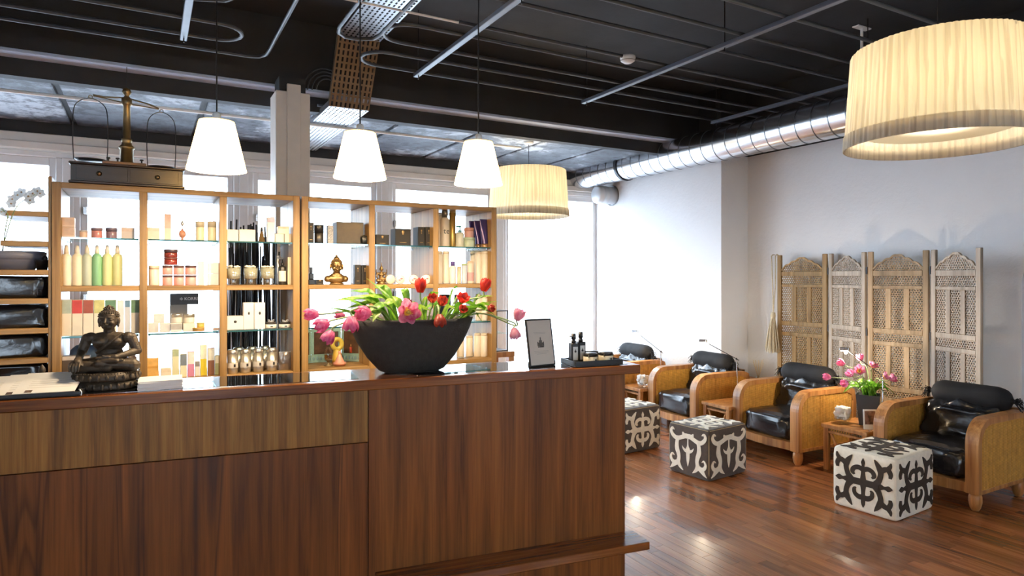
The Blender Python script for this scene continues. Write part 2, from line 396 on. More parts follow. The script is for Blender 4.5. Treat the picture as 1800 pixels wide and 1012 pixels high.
def catmull(pts, k=6):
    P = [Vector(p) for p in pts]; P = [P[0]*2-P[1]]+P+[P[-1]*2-P[-2]]; out = []
    for i in range(1, len(P)-2):
        for j in range(k):
            t = j/k; a, b, c, d = P[i-1:i+3]
            out.append(.5*((2*b)+(c-a)*t+(2*a-5*b+4*c-d)*t*t+(3*b-a-3*c+d)*t**3))
    out.append(P[-2]); return out
def point_light(name, loc, power, col=WARM, radius=.04, parent=None):
    l = bpy.data.lights.new(name, 'POINT'); l.energy = power; l.color = col; l.shadow_soft_size = radius
    return put(bpy.data.objects.new(name, l), parent, loc=loc)
def pillow(mb, w, d, h, c=(0, 0, 0), e=.35, wr=.01, fr=7, seed=0, nu=36, nv=20, m=0, mat=None, dome=0):
    """rounded cushion with noise wrinkles"""
    def sg(x, p): return math.copysign(abs(x)**p, x)
    def fn(a, b):
        th = 2*PI*a; ph = PI*(b-.5); q = sg(math.cos(ph), e)
        p = Vector((w/2*q*sg(math.cos(th), e), d/2*q*sg(math.sin(th), e), h/2*sg(math.sin(ph), e*1.3)))
        nv_ = p.normalized(); k = Vector((p.x*fr, p.y*fr, p.z*fr+seed*3.7))
        r1 = max(0, 1-abs(noise.noise(k))*2.4); r2 = max(0, 1-abs(noise.noise(k*2.3+Vector((5, 1, 2))))*2.2)
        p += nv_*(wr*(noise.noise(k*.7)*.7+r1**2*.8+r2**2*.30-.4))
        if dome and p.z > 0: p.z += dome*(1-(2*p.x/w)**2)*(1-(2*p.y/d)**2)
        return p+Vector(c)
    return mb.grid(fn, nu, nv, m, mat=mat)
# ================================================================== THE SETTING
YW = 7.55; XL = -3.8; XR = 6.05; XP = 5.62; YP = 5.24; YR = -4.6; ZC = 3.72; ZS = 3.06; YB = 5.57
# floor: underlay, single strips near the chairs, the far strips joined
fl = sroot('floor')
MB().box(XL-.3, YR-.3, -.12, XR+.3, YW+.3, -.012).build('underlay', M['subfloor'], fl)
strips = []
sw = .072; i = 0; x = 1.75
while x < XR-.01:
    y = .4+((i*.37) % .5); L0 = .5
    while y < 7.5:
        L = min(random.uniform(.36, .6), 7.53-y); strips.append((x, y, min(sw, XR-x), L)); y += L
        if 7.53-y < .1: break
    x += sw; i += 1
def vis(s):
    x, y, w, l = s; d = dep(x+w/2, y+l/2)
    if d < 1: return None
    u = 900+FPX*(cy_*(x+w/2)-sy_*(y+l/2))/d; v = HZ+CZ*FPX/d
    return d if 1090 < u < 1830 and v < 1040 else None
near = sorted([(vis(s), s) for s in strips if vis(s)])[:285]; nset = {id(s) for _, s in near}
smesh = {}
for k in range(7):
    L = .36+.04*k; smesh[k] = MB().box(0, 0, -.012, sw-.0008, L, 0, .0007).mesh('strip', M['floor1'])
for d, s in near:
    k = min(6, max(0, int((s[3]-.36)/.04))); o = bpy.data.objects.new('strip', smesh[k]); put(o, fl, loc=(s[0], s[1], 0)); o.scale = (1, s[3]/(.36+.04*k)*.999, 1)
mb = MB()
for s in strips:
    if id(s) not in nset: mb.box(s[0], s[1], -.012, s[0]+s[2]-.0008, s[1]+s[3]-.0008, 0)
for k in range(int((1.75-XL)/.2)):
    mb.box(XL+k*.2, YR, -.012, XL+k*.2+.199, YW, 0)
for k in range(22): mb.box(1.75+k*.2, YR, -.012, min(XR, 1.75+k*.2+.199), .395, 0)
for k in range(5): mb.box(XR, 1.505+k*.206, -.012, XR+.3, 1.505+(k+1)*.206-.001, 0)
mb.build('strips', M['floor'], fl, kind='stuff')

# ceiling: black slab, downstand beam, raw concrete panels by the window
ce = sroot('ceiling')
MB().box(XL-.3, YR-.3, ZC, XR+.3, YB, ZC+.15).build('black_slab', M['black'], ce)
bm = MB().box(XL, YB, 3.17, XR, YB+.02, ZC+.15).box(XL, YB+.02, 3.17, XR, YB+.42, 3.6)
bm.build('beam', M['black'], ce)
MB().box(XL, YB+.005, 3.145, XR, YB+.165, 3.17, .004).build('beam_lit_underside', pbr('painted_beam_light', (.46, .54, .70), .5, var=.1), ce)  # underside of the black beam; daylight catching it is painted into the colour
MB().box(XL, YB+.165, 3.02, XR, YB+.27, 3.17).build('beam_web', M['black'], ce)
xs = [XL, -2.9, -1.72, -.62, .42, 1.28, 2.1, 2.95, 3.75, 4.55, 5.3, XR]
for a, b in zip(xs[:-1], xs[1:]):
    MB().box(a+.025, YB+.27, ZS, b-.025, YW, ZS+.12, .008).build('slab_panel', M['slab'], ce)
    MB().box(b-.026, YB+.27, ZS+.03, b+.026, YW, ZS+.12).build('joint', M['black'], ce)
MB().box(XL-.3, YB+.2, ZS+.12, XR+.3, YW+.3, ZS+.3).build('roof_slab', M['black'], ce)

# walls
wr = sroot('wall_right')
MB().box(XR, 2.62, 0, XR+.3, YP, 2.98).build('near_wall', M['plaster'], wr)
MB().box(XR-.004, YR, 2.98, XR+.3, YP, ZC).build('black_upper_wall', M['black'], wr)
MB().box(XP-.004, YP-.004, 2.98, XR+.3, YW+.3, ZC).build('black_upper_wall', M['black'], wr)
MB().box(XP, YP, 0, XR+.3, YW+.3, 2.98).build('far_wall', M['plaster'], wr)
MB().box(XR, YR, 0, XR+.3, 1.3, 2.98).build('side_wall', M['plaster'], wr)
arc = [(2.62, 0), (2.62, 2.98), (1.3, 2.98), (1.3, 0), (1.5, 0), (1.5, 1.55)]
arc += [(2.02-.52*math.cos(PI*k/16), 1.55+.33*math.sin(PI*k/16)) for k in range(1, 16)]+[(2.54, 1.55), (2.54, 0)]
MB().prism(arc, XR, XR+.3, 'yz').build('arch_wall', M['plaster'], wr)
MB().box(XR+.3, 1.2, -.1, XR+.4, 2.8, 2.4).build('niche_back', pbr('niche_paint', (.42, .41, .40), .8, var=.05), wr)
struct(MB().box(XR-.018, 2.66, 0, XR, YP, .08, .004).build('baseboard_right', M['skirting']))
struct(MB().box(XP-.018, YP+.02, 0, XP, YW, .08, .004).build('baseboard_far', M['skirting']))
struct(MB().box(XL-.3, YR, 0, XL, YW+.3, ZC).build('wall_left', M['plaster']))
wf = sroot('wall_front')                              # unseen wall behind the camera, its windows added as front fill
MB().box(XL, YR-.3, 0, XR, YR, .8).build('sill_wall', M['plaster'], wf)
MB().box(XL, YR-.3, 2.6, XR, YR, ZC).build('head_wall', M['plaster'], wf)
for a, b in ((XL, -2.6), (-.6, 2.4), (4.0, XR)): MB().box(a, YR-.3, .8, b, YR, 2.6).build('pier', M['plaster'], wf)
for n, (a, b) in enumerate(((-2.6, -.6), (2.4, 4.0))):
    w = sroot('window_%d' % (7+n))  # unseen window, added and sized to let in fill light
    f = MB()
    f.box(a, YR-.2, .8, b, YR-.14, .86).box(a, YR-.2, 2.54, b, YR-.14, 2.6).box(a, YR-.2, .86, a+.06, YR-.14, 2.54).box(b-.06, YR-.2, .86, b, YR-.14, 2.54)
    f.build('frame', M['white'], w); MB().box(a+.06, YR-.175, .86, b-.06, YR-.169, 2.54).build('pane', M['glass'], w)

# window wall
wb = sroot('wall_back')
MB().box(XL, YW, 2.95, XP, YW+.3, ZS+.15).build('lintel', M['black'], wb)
MB().box(XL, YW+.02, 0, XP, YW+.3, .22).build('plinth', M['white'], wb)
MB().box(XL, YW-.02, 2.865, XP, YW+.12, 2.95, .006).build('head_board', M['header'], wb)
MB().box(XL, YW-.05, 2.795, XP, YW+.12, 2.865, .006).build('blind_box', M['header'], wb)
MB().box(XL, YW-.01, 2.735, XP, YW+.12, 2.785, .006).build('head_rail', M['white'], wb)
posts = [-3.8+.1, -2.24, -.67, .90, 2.47, 4.03, 5.56]
for n in range(6):
    a = posts[n]+(.1 if n else 0); b = posts[n+1]-.1 if n < 5 else XP
    w = sroot('window_%d' % (n+1)); f = MB()
    f.box(a, YW+.03, .22, a+.055, YW+.09, 2.735, .004).box(b-.055, YW+.03, .22, b, YW+.09, 2.735, .004)
    f.box(a+.055, YW+.03, .22, b-.055, YW+.09, .29, .004).box(a+.055, YW+.03, 2.66, b-.055, YW+.09, 2.735, .004)
    f.build('frame', M['white'], w)
    MB().box(a+.055, YW+.057, .29, b-.055, YW+.063, 2.66).build('pane', M['glass'], w)
    if n in (2, 3, 4):
        MB().box(a+.02, YW-.012, 2.2, a+.05, YW+.03, 2.28, .004).box(a+.02, YW-.012, 1.35, a+.05, YW+.03, 1.43, .004).build('hinge', M['chrome'], w)
for p in posts[1:-1]:
    t = sroot('mullion', (p, YW, 0))
    MB().box(-.1, -.01, 0, .1, .14, 2.735, .008).build('post', M['white'], t)
    MB().box(-.045, -.03, 0, .045, -.01, 2.735, .006).build('cover_strip', M['white'], t)
struct(MB().box(-30, YW+.3, -.2, 30, 40, -.05).build('pavement', M['ground']))
struct(MB().box(-30, -30, -.2, 30, YR-.3, -.05).build('street', M['ground']))

# clad column
c = sroot('column', (.995, 5.3, 0))
MB().box(-.13, 0, 0, .13, .26, 3.05, .006).build('cladding', M['cream_paint'], c)
MB().box(-.05, -.022, 0, .055, 0, 3.105, .005).build('cover_strip', M['cream_paint'], c)
MB().box(-.1, .03, 3.05, .1, .23, 3.17).build('core', M['black'], c)

# ------------------------------------------------------------------ ceiling services
ZR = 3.2
for k, (x, lab) in enumerate(((.21, 'grey ceiling rail nearest the left end of the room'), (1.88, 'grey ceiling rail between the middle and right small pendants'),
        (3.52, 'long grey ceiling rail that passes the smoke detector'), (5.17, 'dark ceiling rail running beside the round duct'))):
    t = T('ceiling_rail', lab, 'rail', (x, 4.95, ZR), 0, 'suspended ceiling rails')
    MB().box(-.022, -8.5, 0, .022, 0, .03, .003).build('channel', M['rail'], t)
    h = MB()
    for y in (-.06, -1.7, -3.4, -5.1): h.tube([(0, y, -.02), (0, y, ZC-ZR)], .005, 6)
    for y in (-.06, -1.7, -3.4, -5.1):
        MB().tube([(0, y, -.03), (0, y, ZC-ZR)], .0045, 6).build('hanger_rod', M['iron'], t)
zp = ZR+.044; pr = .0135
def loop(pts): return catmull(pts, 8)
def bend(x, y0, y1, s):                       # U-bend of a serpentine at its end
    r = (y1-y0)/2; return [(x+s*r*math.sin(PI*k/10), y0+r-r*math.cos(PI*k/10), zp) for k in range(11)]
def pipe(pts, lab):
    MB().tube(pts, pr, 8).build('ceiling_pipe', M['pipe'], None, lab, 'pipe', 'serpentine pipes on the ceiling rails')
pipe([(XL+.05, 4.94, zp)]+[(.4, 4.94, zp)]+[(p[0], p[1], p[2]) for p in reversed(bend(.4, 4.62, 4.94, 1))][1:-1]+[(.4, 4.62, zp), (XL+.05, 4.62, zp)], 'grey pipe with a U-bend right of the leftmost ceiling rail')
pipe([(XL+.05, 5.2, zp), (.66, 5.2, zp), (.73, 5.17, zp), (.765, 5.1, zp), (.77, 5.0, zp), (.77, -2, zp)], 'grey pipe that turns a corner left of the white column')
pipe([(1.1, -2, zp), (1.1, 4.3, zp), (1.12, 4.4, zp), (1.18, 4.46, zp), (1.27, 4.46, zp), (1.36, 4.4, zp), (1.38, 4.3, zp), (1.38, 3.6, zp), (1.44, 3.44, zp), (1.6, 3.4, zp), (XR-.4, 3.4, zp)], 'grey pipe hooking below the perforated tray near its top end')
b1 = [(p[0], p[1], p[2]) for p in bend(1.55, 4.03, 4.38, -1)]
pipe([(XR-.4, 4.03, zp)]+b1+[(XR-.4, 4.38, zp)], 'grey pipe with a U-bend above the middle pendant')
b2 = [(p[0], p[1], p[2]) for p in bend(1.55, 4.62, 4.94, -1)]
pipe([(XR-.4, 4.62, zp)]+b2+[(XR-.4, 4.94, zp)], 'grey pipe with a U-bend crossing the brown section of the perforated tray')
for y, lab in ((3.84, 'straight ceiling pipe that carries the smoke detector conduit'), (3.1, 'straight ceiling pipe on the room side of the detector pipe'),
          (2.75, 'straight ceiling pipe above the near big lampshade, on its far side'), (2.35, 'straight ceiling pipe crossing the top right corner of the photo')):
    pipe([(1.75, y, zp), (XR-.4, y, zp)], lab)
pipe([(XL+.05, 4.3, zp), (.2, 4.3, zp), (.4, 4.22, zp), (.5, 4.05, zp), (.5, -2, zp)], 'grey pipe bending between the left rail and the corner pipe')
# smoke detector and its conduit
q = atZ(1094, 92, 3.3); 
t = T('smoke_detector', 'round white smoke detector at the end of a ceiling conduit', 'smoke detector', (q.x, 3.84, 3.24))
MB().lathe([(0, .012), (.056, .012), (.058, -.004), (.05, -.026), (.03, -.04), (0, -.042)]).build('housing', M['white'], t)
MB().lathe([(.0535, -.02), (.056, -.022), (.0535, -.026)]).build('vent_ring', M['inkgrey'], t)
MB().tube([(-.05, 0, 0), (-2.3, 0, .0)], .008, 8).build('conduit', M['conduit'], t)
# white conduit under the concrete panels
MB().tube([(XL+.05, 6.07, 2.985), (3.5, 6.07, 2.985)], .014, 10).build('window_conduit', M['conduit'], None, 'long white conduit running under the raw concrete panels', 'conduit')
# perforated cable tray
def perforated(L, w, rows, pitch):
    mb = MB(); n = max(1, int(L/pitch)); py = L/n; px = w/rows
    for i in range(rows):
        for j in range(n):
            x0 = -w/2+i*px; y0 = j*py; a, b = x0+px*.3, x0+px*.7; o = (.5 if i % 2 else 0); c, d = y0+py*.16, y0+py*.84
            P = [(x0, y0, 0), (x0+px, y0, 0), (x0+px, y0+py, 0), (x0, y0+py, 0), (a, c, 0), (b, c, 0), (b, d, 0), (a, d, 0)]
            mb.add(P, [(0, 1, 5, 4), (1, 2, 6, 5), (2, 3, 7, 6), (3, 0, 4, 7)])
    for s in (-1, 1): mb.box(s*w/2-.002, 0, 0, s*w/2+.002, L, .05)
    return mb
ct = T('cable_tray', 'perforated steel cable tray stepping down beside the white column', 'cable tray', (1.465, 5.4, 3.0))
perforated(2.0, .33, 9, .05).build('lower_tray', M['galv'], ct, loc=(0, 0, 0))
o = perforated(.575, .33, 9, .05).build('sloped_tray', pbr('tan_tray_steel', hx('7d6a55'), .5, .3, var=.15), ct, 'tan perforated section', loc=(0, -.30, .49)); o.rotation_euler = (-math.atan2(.49, .30), 0, 0)
perforated(1.6, .33, 9, .05).build('upper_tray', M['galv'], ct, loc=(0, -1.9, .49))
MB().box(-.2, .25, .055, .2, .29, .07).box(-.2, 1.2, .055, .2, 1.24, .07).build('cross_bar', M['rail'], ct)
for n in range(4):
    r = .09+.03*n; x0 = 1.16
    MB().tube([(x0+.11-r*math.cos(PI*k/14), 5.33+.02*n, 3.10+r*1.1*math.sin(PI*k/14)) for k in range(15)], .006, 6).build('cable', M['pipe'], None, 'grey cable arching over the top of the white column, %s of four' % ('innermost', 'second smallest', 'second largest', 'outermost')[n], 'cable', 'bundle of cables arching over the column')
# round duct
dx, dz, dr = 5.3, 3.0, .172
du = T('ventilation_duct', 'shiny round spiral duct along the right wall', 'duct', (dx, YW, dz))
rot = Matrix.Rotation(PI/2, 4, 'X')
L = 9.5
MB().lathe([(dr, 0), (dr, L)], n=64, mat=rot).build('tube', M['duct'], du)
mb = MB(); k = 1
while k*.165 < L:
    z = k*.165; mb.lathe([(dr, z), (dr+.004, z), (dr+.004, z+.006), (dr, z+.006)], n=40, mat=rot, smooth=False); k += 1
mb.build('seam_rings', M['seam'], du, kind='stuff')
for y in (1.02, 4.15, 6.6):
    MB().lathe([(dr+.003, y), (dr+.014, y), (dr+.014, y+.03), (dr+.003, y+.03)], n=40, mat=rot, smooth=False).build('clamp_band', M['iron'], du)
    c2 = MB().tube([(0, -y-.015, dr), (0, -y-.015, ZC-dz if y > 2 else ZS-dz)], .012, 8)
    c2.build('hanger', M['conduit'], du)
    if y > 2: MB().box(-.09, -y-.045, ZC-dz-.012, .09, -y+.015, ZC-dz, .003).build('hanger_plate', M['conduit'], du)
MB().tube([(dr+.01, -9.4, -.11), (dr+.01, -1.2, -.11)], .009, 8).build('wall_cable', M['iron'], du)
bd = T('branch_duct', 'short white branch duct below the far end of the round duct', 'duct', (5.33, 7.2, 2.72))
MB().lathe([(0, 0), (.10, 0), (.12, .02), (.12, .07), (.124, .072), (.124, .078), (.12, .08), (.12, .15), (.124, .152), (.124, .158), (.12, .16), (.12, .29)], n=28, mat=Matrix.Rotation(PI/2, 4, 'Y')).build('tube', pbr('pale_duct_paint', (.62, .64, .67), .4, .2), bd)
MB().lathe([(.14, .272), (.14, .288), (.12, .288)], n=28, mat=Matrix.Rotation(PI/2, 4, 'Y')).build('flange', M['galv'], bd)
# ================================================================== LAMPS
def pleat(n, amp, seed):
    rnd = random.Random(seed); off = [rnd.uniform(.4, 1) for _ in range(n)]
    return lambda a, z: 1+amp*(abs(math.sin(a*n/2))*off[int(a/(2*PI)*n) % n]-.5)
def pendant(loc, lab, zc):
    t = T('pendant_lamp', lab, 'pendant lamp', loc, 0, 'small cone pendants over the counter')
    MB().lathe([(.118, 0), (.07, .208)], n=144, rad=pleat(48, .03, 3)).build('shade', M['fabric2'], t)
    MB().lathe([(.02, .206), (.07, .207), (.0705, .211), (.02, .212)], n=32).build('top_ring', M['white'], t)
    MB().lathe([(0, .25), (.011, .248), (.017, .24), (.018, .2), (0, .198)], n=16).build('socket', M['white'], t)
    MB().tube([(0, 0, .245), (0, 0, zc-loc[2])], .0035, 6).build('cord', M['iron'], t)
    b = MB().sphere((0, 0, .10), .028, 16).build('bulb', M['bulb'], t); b.visible_shadow = True
    point_light('pendant_light', (0, 0, .03), P_SMALL, WARM, .03, t)
CA = math.atan2(.367, 2.646)
C0 = Vector((2.20, 2.587))                          # right front corner of the counter top
ce_, cn_ = Vector((math.cos(CA), -math.sin(CA))), Vector((math.sin(CA), math.cos(CA)))
def ctr(u, yl):
    """world point on the counter line yl behind its front edge, seen at column u"""
    # solve C0 + a*ce + yl*cn  with X/Y = kx/ky
    a = (kx(u)*(C0.y+yl*cn_.y)-ky(u)*(C0.x+yl*cn_.x))/(ky(u)*ce_.x-kx(u)*ce_.y)
    p = C0+a*ce_+yl*cn_; return p
for u, lab in ((381, 'small glowing cone pendant above the old weighing scales, leftmost of three'), (633, 'small glowing cone pendant right of the white column, the middle one'), (841, 'small glowing cone pendant closest to the far big drum lampshade')):
    p = ctr(u, .17); pendant((p.x, p.y, 2.05), lab, ZC)
def drum(loc, lab, zc, power=P_BIG):
    t = T('drum_lamp', lab, 'pendant lamp', loc, 0, 'big pleated drum lampshades')
    H = .5
    MB().lathe([(.435, 0), (.43, .03), (.40, H-.01), (.395, H)], n=360, rad=pleat(90, .024, 11)).build('shade', M['fabric'], t)
    MB().lathe([(.4375, -.001), (.4335, .075)], n=360, rad=pleat(90, .024, 11)).build('hem', M['hem'], t)
    MB().lathe([(.425, .05), (.427, 0), (.437, -.002), (.4375, .004)], n=64).build('lower_rim', M['fabric'], t)
    MB().lathe([(.34, .075), (.345, .08), (.06, .1), (0, .1)], n=48).build('diffuser', M['diff'], t)
    for k in range(3):
        a = 2*PI*k/3+.3; MB().tube([(0, 0, H-.02), (.395*math.cos(a), .395*math.sin(a), H-.02)], .004, 6).build('spoke', M['white'], t)
        MB().sphere((.02*math.cos(a)+.12*math.cos(a), .14*math.sin(a), .2), .03, 12).build('bulb', M['bulb'], t)
    MB().lathe([(0, H+.03), (.02, H+.02), (.02, H-.06), (0, H-.07)], n=16).build('hub', M['white'], t)
    MB().tube([(0, 0, H), (0, 0, zc-loc[2])], .003, 6).build('cord', M['iron'], t)
    MB().lathe([(0, zc-loc[2]-.03), (.05, zc-loc[2]-.025), (.055, zc-loc[2]), (0, zc-loc[2])], n=24).build('ceiling_rose', M['white'], t)
    point_light('drum_light', (0, 0, .24), power, (1, .87, .66), .1, t)
drum((3.60, 6.07, 2.25), 'big cream pleated drum lampshade in the distance by the windows', ZS)
drum((3.57, 1.87, 2.28), 'big cream pleated drum lampshade close by at the top right', ZC)
drum((.3, -1.6, 2.28), 'unseen cream drum lamp added behind the viewer as fill light', ZC, P_FILL)  # this lamp and the next are added out of view as warm front fill
drum((3.4, -2.2, 2.28), 'second unseen cream drum lamp added as fill behind the viewer, toward the right wall', ZC, P_FILL)

# ================================================================== COUNTER
HC = 1.15
ct = T('reception_counter', 'long teak veneered reception counter with an overhanging top', 'counter', (C0.x, C0.y, 0), -CA)
pS = ctr(647, .05); xs_ = (Vector((pS.x, pS.y))-C0).dot(ce_)         # seam
XLc = -4.6
MB().box(-.01+xs_+.012, .05, 0, -.062, .34, HC-.045, .002).build('right_panel', M['teak'], ct)
MB().box(XLc, .05, .87, xs_-.001, .34, HC-.045, .0015).build('upper_band', M['teak_band'], ct)
MB().box(XLc, .046, .0, xs_-.001, .34, .868, .0015).build('lower_panel', M['teak_vein'], ct)
MB().box(xs_-.004, .06, 0, xs_+.004, .3, HC-.045).build('seam', M['blackp'], ct)
tt = MB().box(XLc, 0, HC-.045, 0, .36, HC, .004).build('top', M['teak_top'], ct)
MB().box(XLc+.05, .045, HC-.002, xs_-.04, .33, HC+.0015, .001).build('glass_inlay', M['topglass'], tt)
MB().box(xs_+.22, .045, HC-.002, -.05, .33, HC+.0015, .001).build('glass_inlay', M['topglass'], tt)
MB().box(xs_+.03, -.112, .25, -.018, .05, .29, .003).build('foot_ledge', M['teak_top'], ct)
MB().box(XLc, .40, .70, -.1, .66, .74, .003).build('work_desk', M['teak_top'], ct)
MB().box(XLc, .38, 0, -.1, .40, .74, .002).build('desk_back', M['teak'], ct)

# ================================================================== SHELVES
YS = 3.75; SD = .40
LV = {'T': 1.79, 'M': 1.554, 'L': 1.312, 'B': 1.075}
ZTOP = 2.05
def xs_at(u, Y=YS): return atY(u, 0, Y).x
def shelf_unit(name, lab, us):
    x0 = xs_at(us[0][0]); x1 = xs_at(us[-1][1])
    t = T(name, lab, 'shelf', (x0, YS, 0)); X = [(xs_at(a)-x0, xs_at(b)-x0) for a, b in us]; Wd = x1-x0; pt = .036
    for k, (a, b) in enumerate(X):
        lo, hi = (a, a+pt) if k == 0 else ((b-pt, b) if k == len(X)-1 else ((a+b)/2-pt/2, (a+b)/2+pt/2)); X[k] = (lo, hi)
        MB().box(lo, 0, 0, hi, SD, ZTOP-.028 if 0 < k < len(X)-1 else ZTOP, .002).build('upright', M['oak'], t)
    MB().box(X[0][1], .0005, ZTOP-.028, X[-1][0], SD-.0005, ZTOP-.0005, .002).build('top_board', M['oak_x'], t)
    for (a, b), (c, d) in zip(X[:-1], X[1:]):
        for z in (LV['M'], LV['B'], .55):
            MB().box(b, .001, z-.026, c, SD-.001, z, .0015).build('shelf_board', M['oak_x'], t)
        for z in (LV['T'], LV['L']):
            g = MB().box(b+.003, .015, z-.008, c-.003, SD-.02, z).build('glass_shelf', M['shelfglass'], t)
            MB().box(b+.003, .0125, z-.008, c-.003, .0155, z).build('glass_edge', M['glassedge'], g)
            pn = MB()
            for xx in (b+.004, c-.012):
                for yy in (.05, SD-.06): pn.box(xx, yy, z-.014, xx+.008, yy+.008, z-.008)
            pn.build('shelf_pin', M['chrome'], g)
    return t, X, x0
shelf_unit('display_shelf', 'open oak display shelf on the left with three columns', [(91, 107), (247, 257), (388, 397), (515, 527)])
shelf_unit('display_shelf', 'open oak display shelf on the right, behind the tulip bowl', [(530.5, 541), (648, 660), (762, 771), (860, 873)])

# stepped shelf at the far left
st = T('step_shelf', 'oak step shelf with short cantilevered boards at the left edge', 'shelf', (xs_at(84), YS-.02, 0))
MB().box(0, .03, 0, xs_at(91)-xs_at(84)-.001, .44, 2.075, .002).build('upright', M['oak'], st)
zst = [1.907, 1.767, 1.632, 1.497, 1.357, 1.217, 1.09]
for kz, z in enumerate(zst):
    MB().box(-.181 if kz < 2 else -.385, .03, z-.025, 0, .40, z, .002).build('step_board', M['oak_x'], st)
MB().box(-.42, .03, 0, -.386, .44, 1.66, .002).build('upright', M['oak'], st)
for k, z in enumerate(zst[3:]):
    hgt = zst[2+k]-z-.03
    mb = MB(); pillow(mb, .36, .30, hgt*1.0, e=.18, wr=.012, fr=18, seed=k, nu=72, nv=28)
    nm = ('crumpled black leather cover on the upper step, below the planter', 'glossy black leather cover on the second step down from the planter', 'shiny black leather cover on the third step down from the planter', 'black leather cover on the lowest step beside the brochures')[k]
    mb.build('leather_cover', M['leather'], None, nm, 'leather cover', 'folded leather covers on the step shelf', loc=(xs_at(84)-.19, YS+.21, z+hgt*.48+.001))
# planter, small pot, orchid
pz = zst[2]
px = atY(20, 0, YS+.17).x
t = T('planter', 'wide dark grey planter on the step shelf under the orchid', 'planter', (px, YS+.17, pz))
MB().lathe([(0, 0), (.092, 0), (.122, .048), (.126, .052), (.138, .055), (.141, .086), (.13, .09), (.125, .07), (0, .065)], n=48, sy=.8).build('pot', pbr('dark_planter', hx('7a7c8a'), .5, var=.1), t)
MB().lathe([(0, .078), (.124, .070)], n=24, sy=.8).build('soil', M['soil'], t)
p2 = atY(74, 0, YS+.1)
t = T('small_pot', 'small black pot standing beside the grey planter', 'pot', (p2.x, YS+.10, pz))
MB().lathe([(0, 0), (.022, 0), (.028, .045), (.029, .05), (.025, .05), (.02, .035), (0, .034)], n=20).build('body', M['blackp'], t)
MB().sphere((.012, 0, .055), (.012, .008, .015), 8).build('succulent', M['iron'], t)
orc = T('orchid', 'white orchid arching over the top board of the step shelf', 'orchid', (px-.01, YS+.15, pz+.071))
def opt(u, v, Y=None): return atY(u, v, Y or (YS+.09 if v > 435 else YS-.03))-Vector((px-.01, YS+.15, pz+.071))
for k, pts in enumerate(([(5, 440), (10, 400), (14, 378), (8, 372), (2, 366)], [(4, 440), (14, 402), (22, 378), (30, 363), (44, 350), (66, 340)])):
    MB().tube(catmull([opt(u, v) for u, v in pts], 5), .0022, 6).build('stem', M['stem'], orc)
wm = petal_mat('e6eef2', 'ffffff')
for k, (u, v) in enumerate(((22, 350), (31, 343), (38, 338), (50, 345), (58, 340), (66, 336), (71, 340), (53, 352), (20, 358), (3, 372))):
    c = opt(u, v); mb = MB()
    for j in range(5):
        a = 2*PI*j/5+k
        dr_ = Vector((math.cos(a), 0, math.sin(a))); sd_ = Vector((-math.sin(a), 0, math.cos(a)))
        mb.grid(lambda s, q: c+dr_*(.002+.020*s)+sd_*((q-.5)*.020*math.sin(PI*(.12+.8*s)))+Vector((0, -.006*s*s-.004*(q-.5)**2, 0)), 4, 4)
    b = mb.build('blossom', wm, orc)
    MB().sphere(c+Vector((0, -.006, 0)), .004, 6).build('lip', petal_mat('c7a98a', 'e0d0b0'), b)
for k in range(4):
    a = k*1.5+.4; MB().grid(lambda s, q: Vector((math.cos(a)*.11*s, math.sin(a)*.09*s, .0+.07*s-.08*s*s))+Vector((-math.sin(a), math.cos(a), 0))*(q-.5)*.035*math.sin(PI*min(1, s*.9+.08)), 8, 3).build('leaf', M['leaf'], orc)

# ------------------------------------------------------------------ old weighing scales
x0 = xs_at(120); x1 = atY(325, 0, YS).x
sc = T('weighing_scales', 'antique brass beam scales on a dark walnut drawer box', 'scales', ((x0+x1)/2, YS+.14, ZTOP))
w = (x1-x0)/2
zb = .105
b = MB().box(-w+.008, -.13, .012, w-.008, .13, zb-.012, .002).build('drawer_box', M['walnut'], sc)
MB().box(-w, -.14, 0, w, .14, .014, .004).build('base_moulding', M['walnut'], sc)
MB().box(-w, -.14, zb-.012, w, .14, zb, .004).build('top_moulding', M['walnut'], sc)
for s in (-1, 1):
    d = MB().box(s*.005 if s > 0 else -w+.03, -.134, .02, w-.03 if s > 0 else -.005, -.13, zb-.02, .001).build('drawer', M['walnut'], sc)
    MB().lathe([(0, 0), (.012, .001), (.012, .004), (.006, .01), (.009, .014), (0, .016)], n=16, mat=Matrix.Translation((s*w*.5, -.134, .052)) @ Matrix.Rotation(PI/2, 4, 'X')).build('drawer_knob', M['brass'], d)
MB().box(-.115, -.08, zb, .075, .08, zb+.022, .003).build('plinth', pbr('worn_plinth', hx('7d6350'), .5, var=.15), sc)
for xx in (-.09, -.05, .055): MB().lathe([(.004, 0), (.004, .012), (.01, .014), (.008, .02), (0, .021)], c=(xx, -.06, zb+.022), n=10).build('weight_screw', M['iron'], sc)
zc = zb+.022
MB().lathe([(0, 0), (.03, 0), (.03, .075), (.036, .08), (.036, .088), (.024, .1), (.022, .115), (.024, .118), (.024, .13), (.018, .134), (.0165, .30), (.022, .305), (.024, .312), (.024, .335), (.014, .345), (.01, .352), (.019, .362), (.021, .372), (.016, .386), (0, .393)], c=(-.012, 0, zc), n=24).build('column', M['brass'], sc)
MB().tube([(-.012, 0, zc+.39), (-.012, 0, zc+.50)], .0018, 6).build('pointer', M['iron'], sc)
zbm = zc+.325
bmx = .235
mb = MB()
mb.tube([(-.012-bmx*.62, 0, zbm+.012), (-.012-.1, 0, zbm+.008), (-.012, 0, zbm+.016), (-.012+.1, 0, zbm-.004), (-.012+bmx*.62, 0, zbm-.02)], .004, 8)
mb.tube([(-.012-bmx*.62, 0, zbm+.008), (-.012, 0, zbm-.012), (-.012+bmx*.62, 0, zbm-.024)], .003, 8)
mb.build('beam', M['brass'], sc)
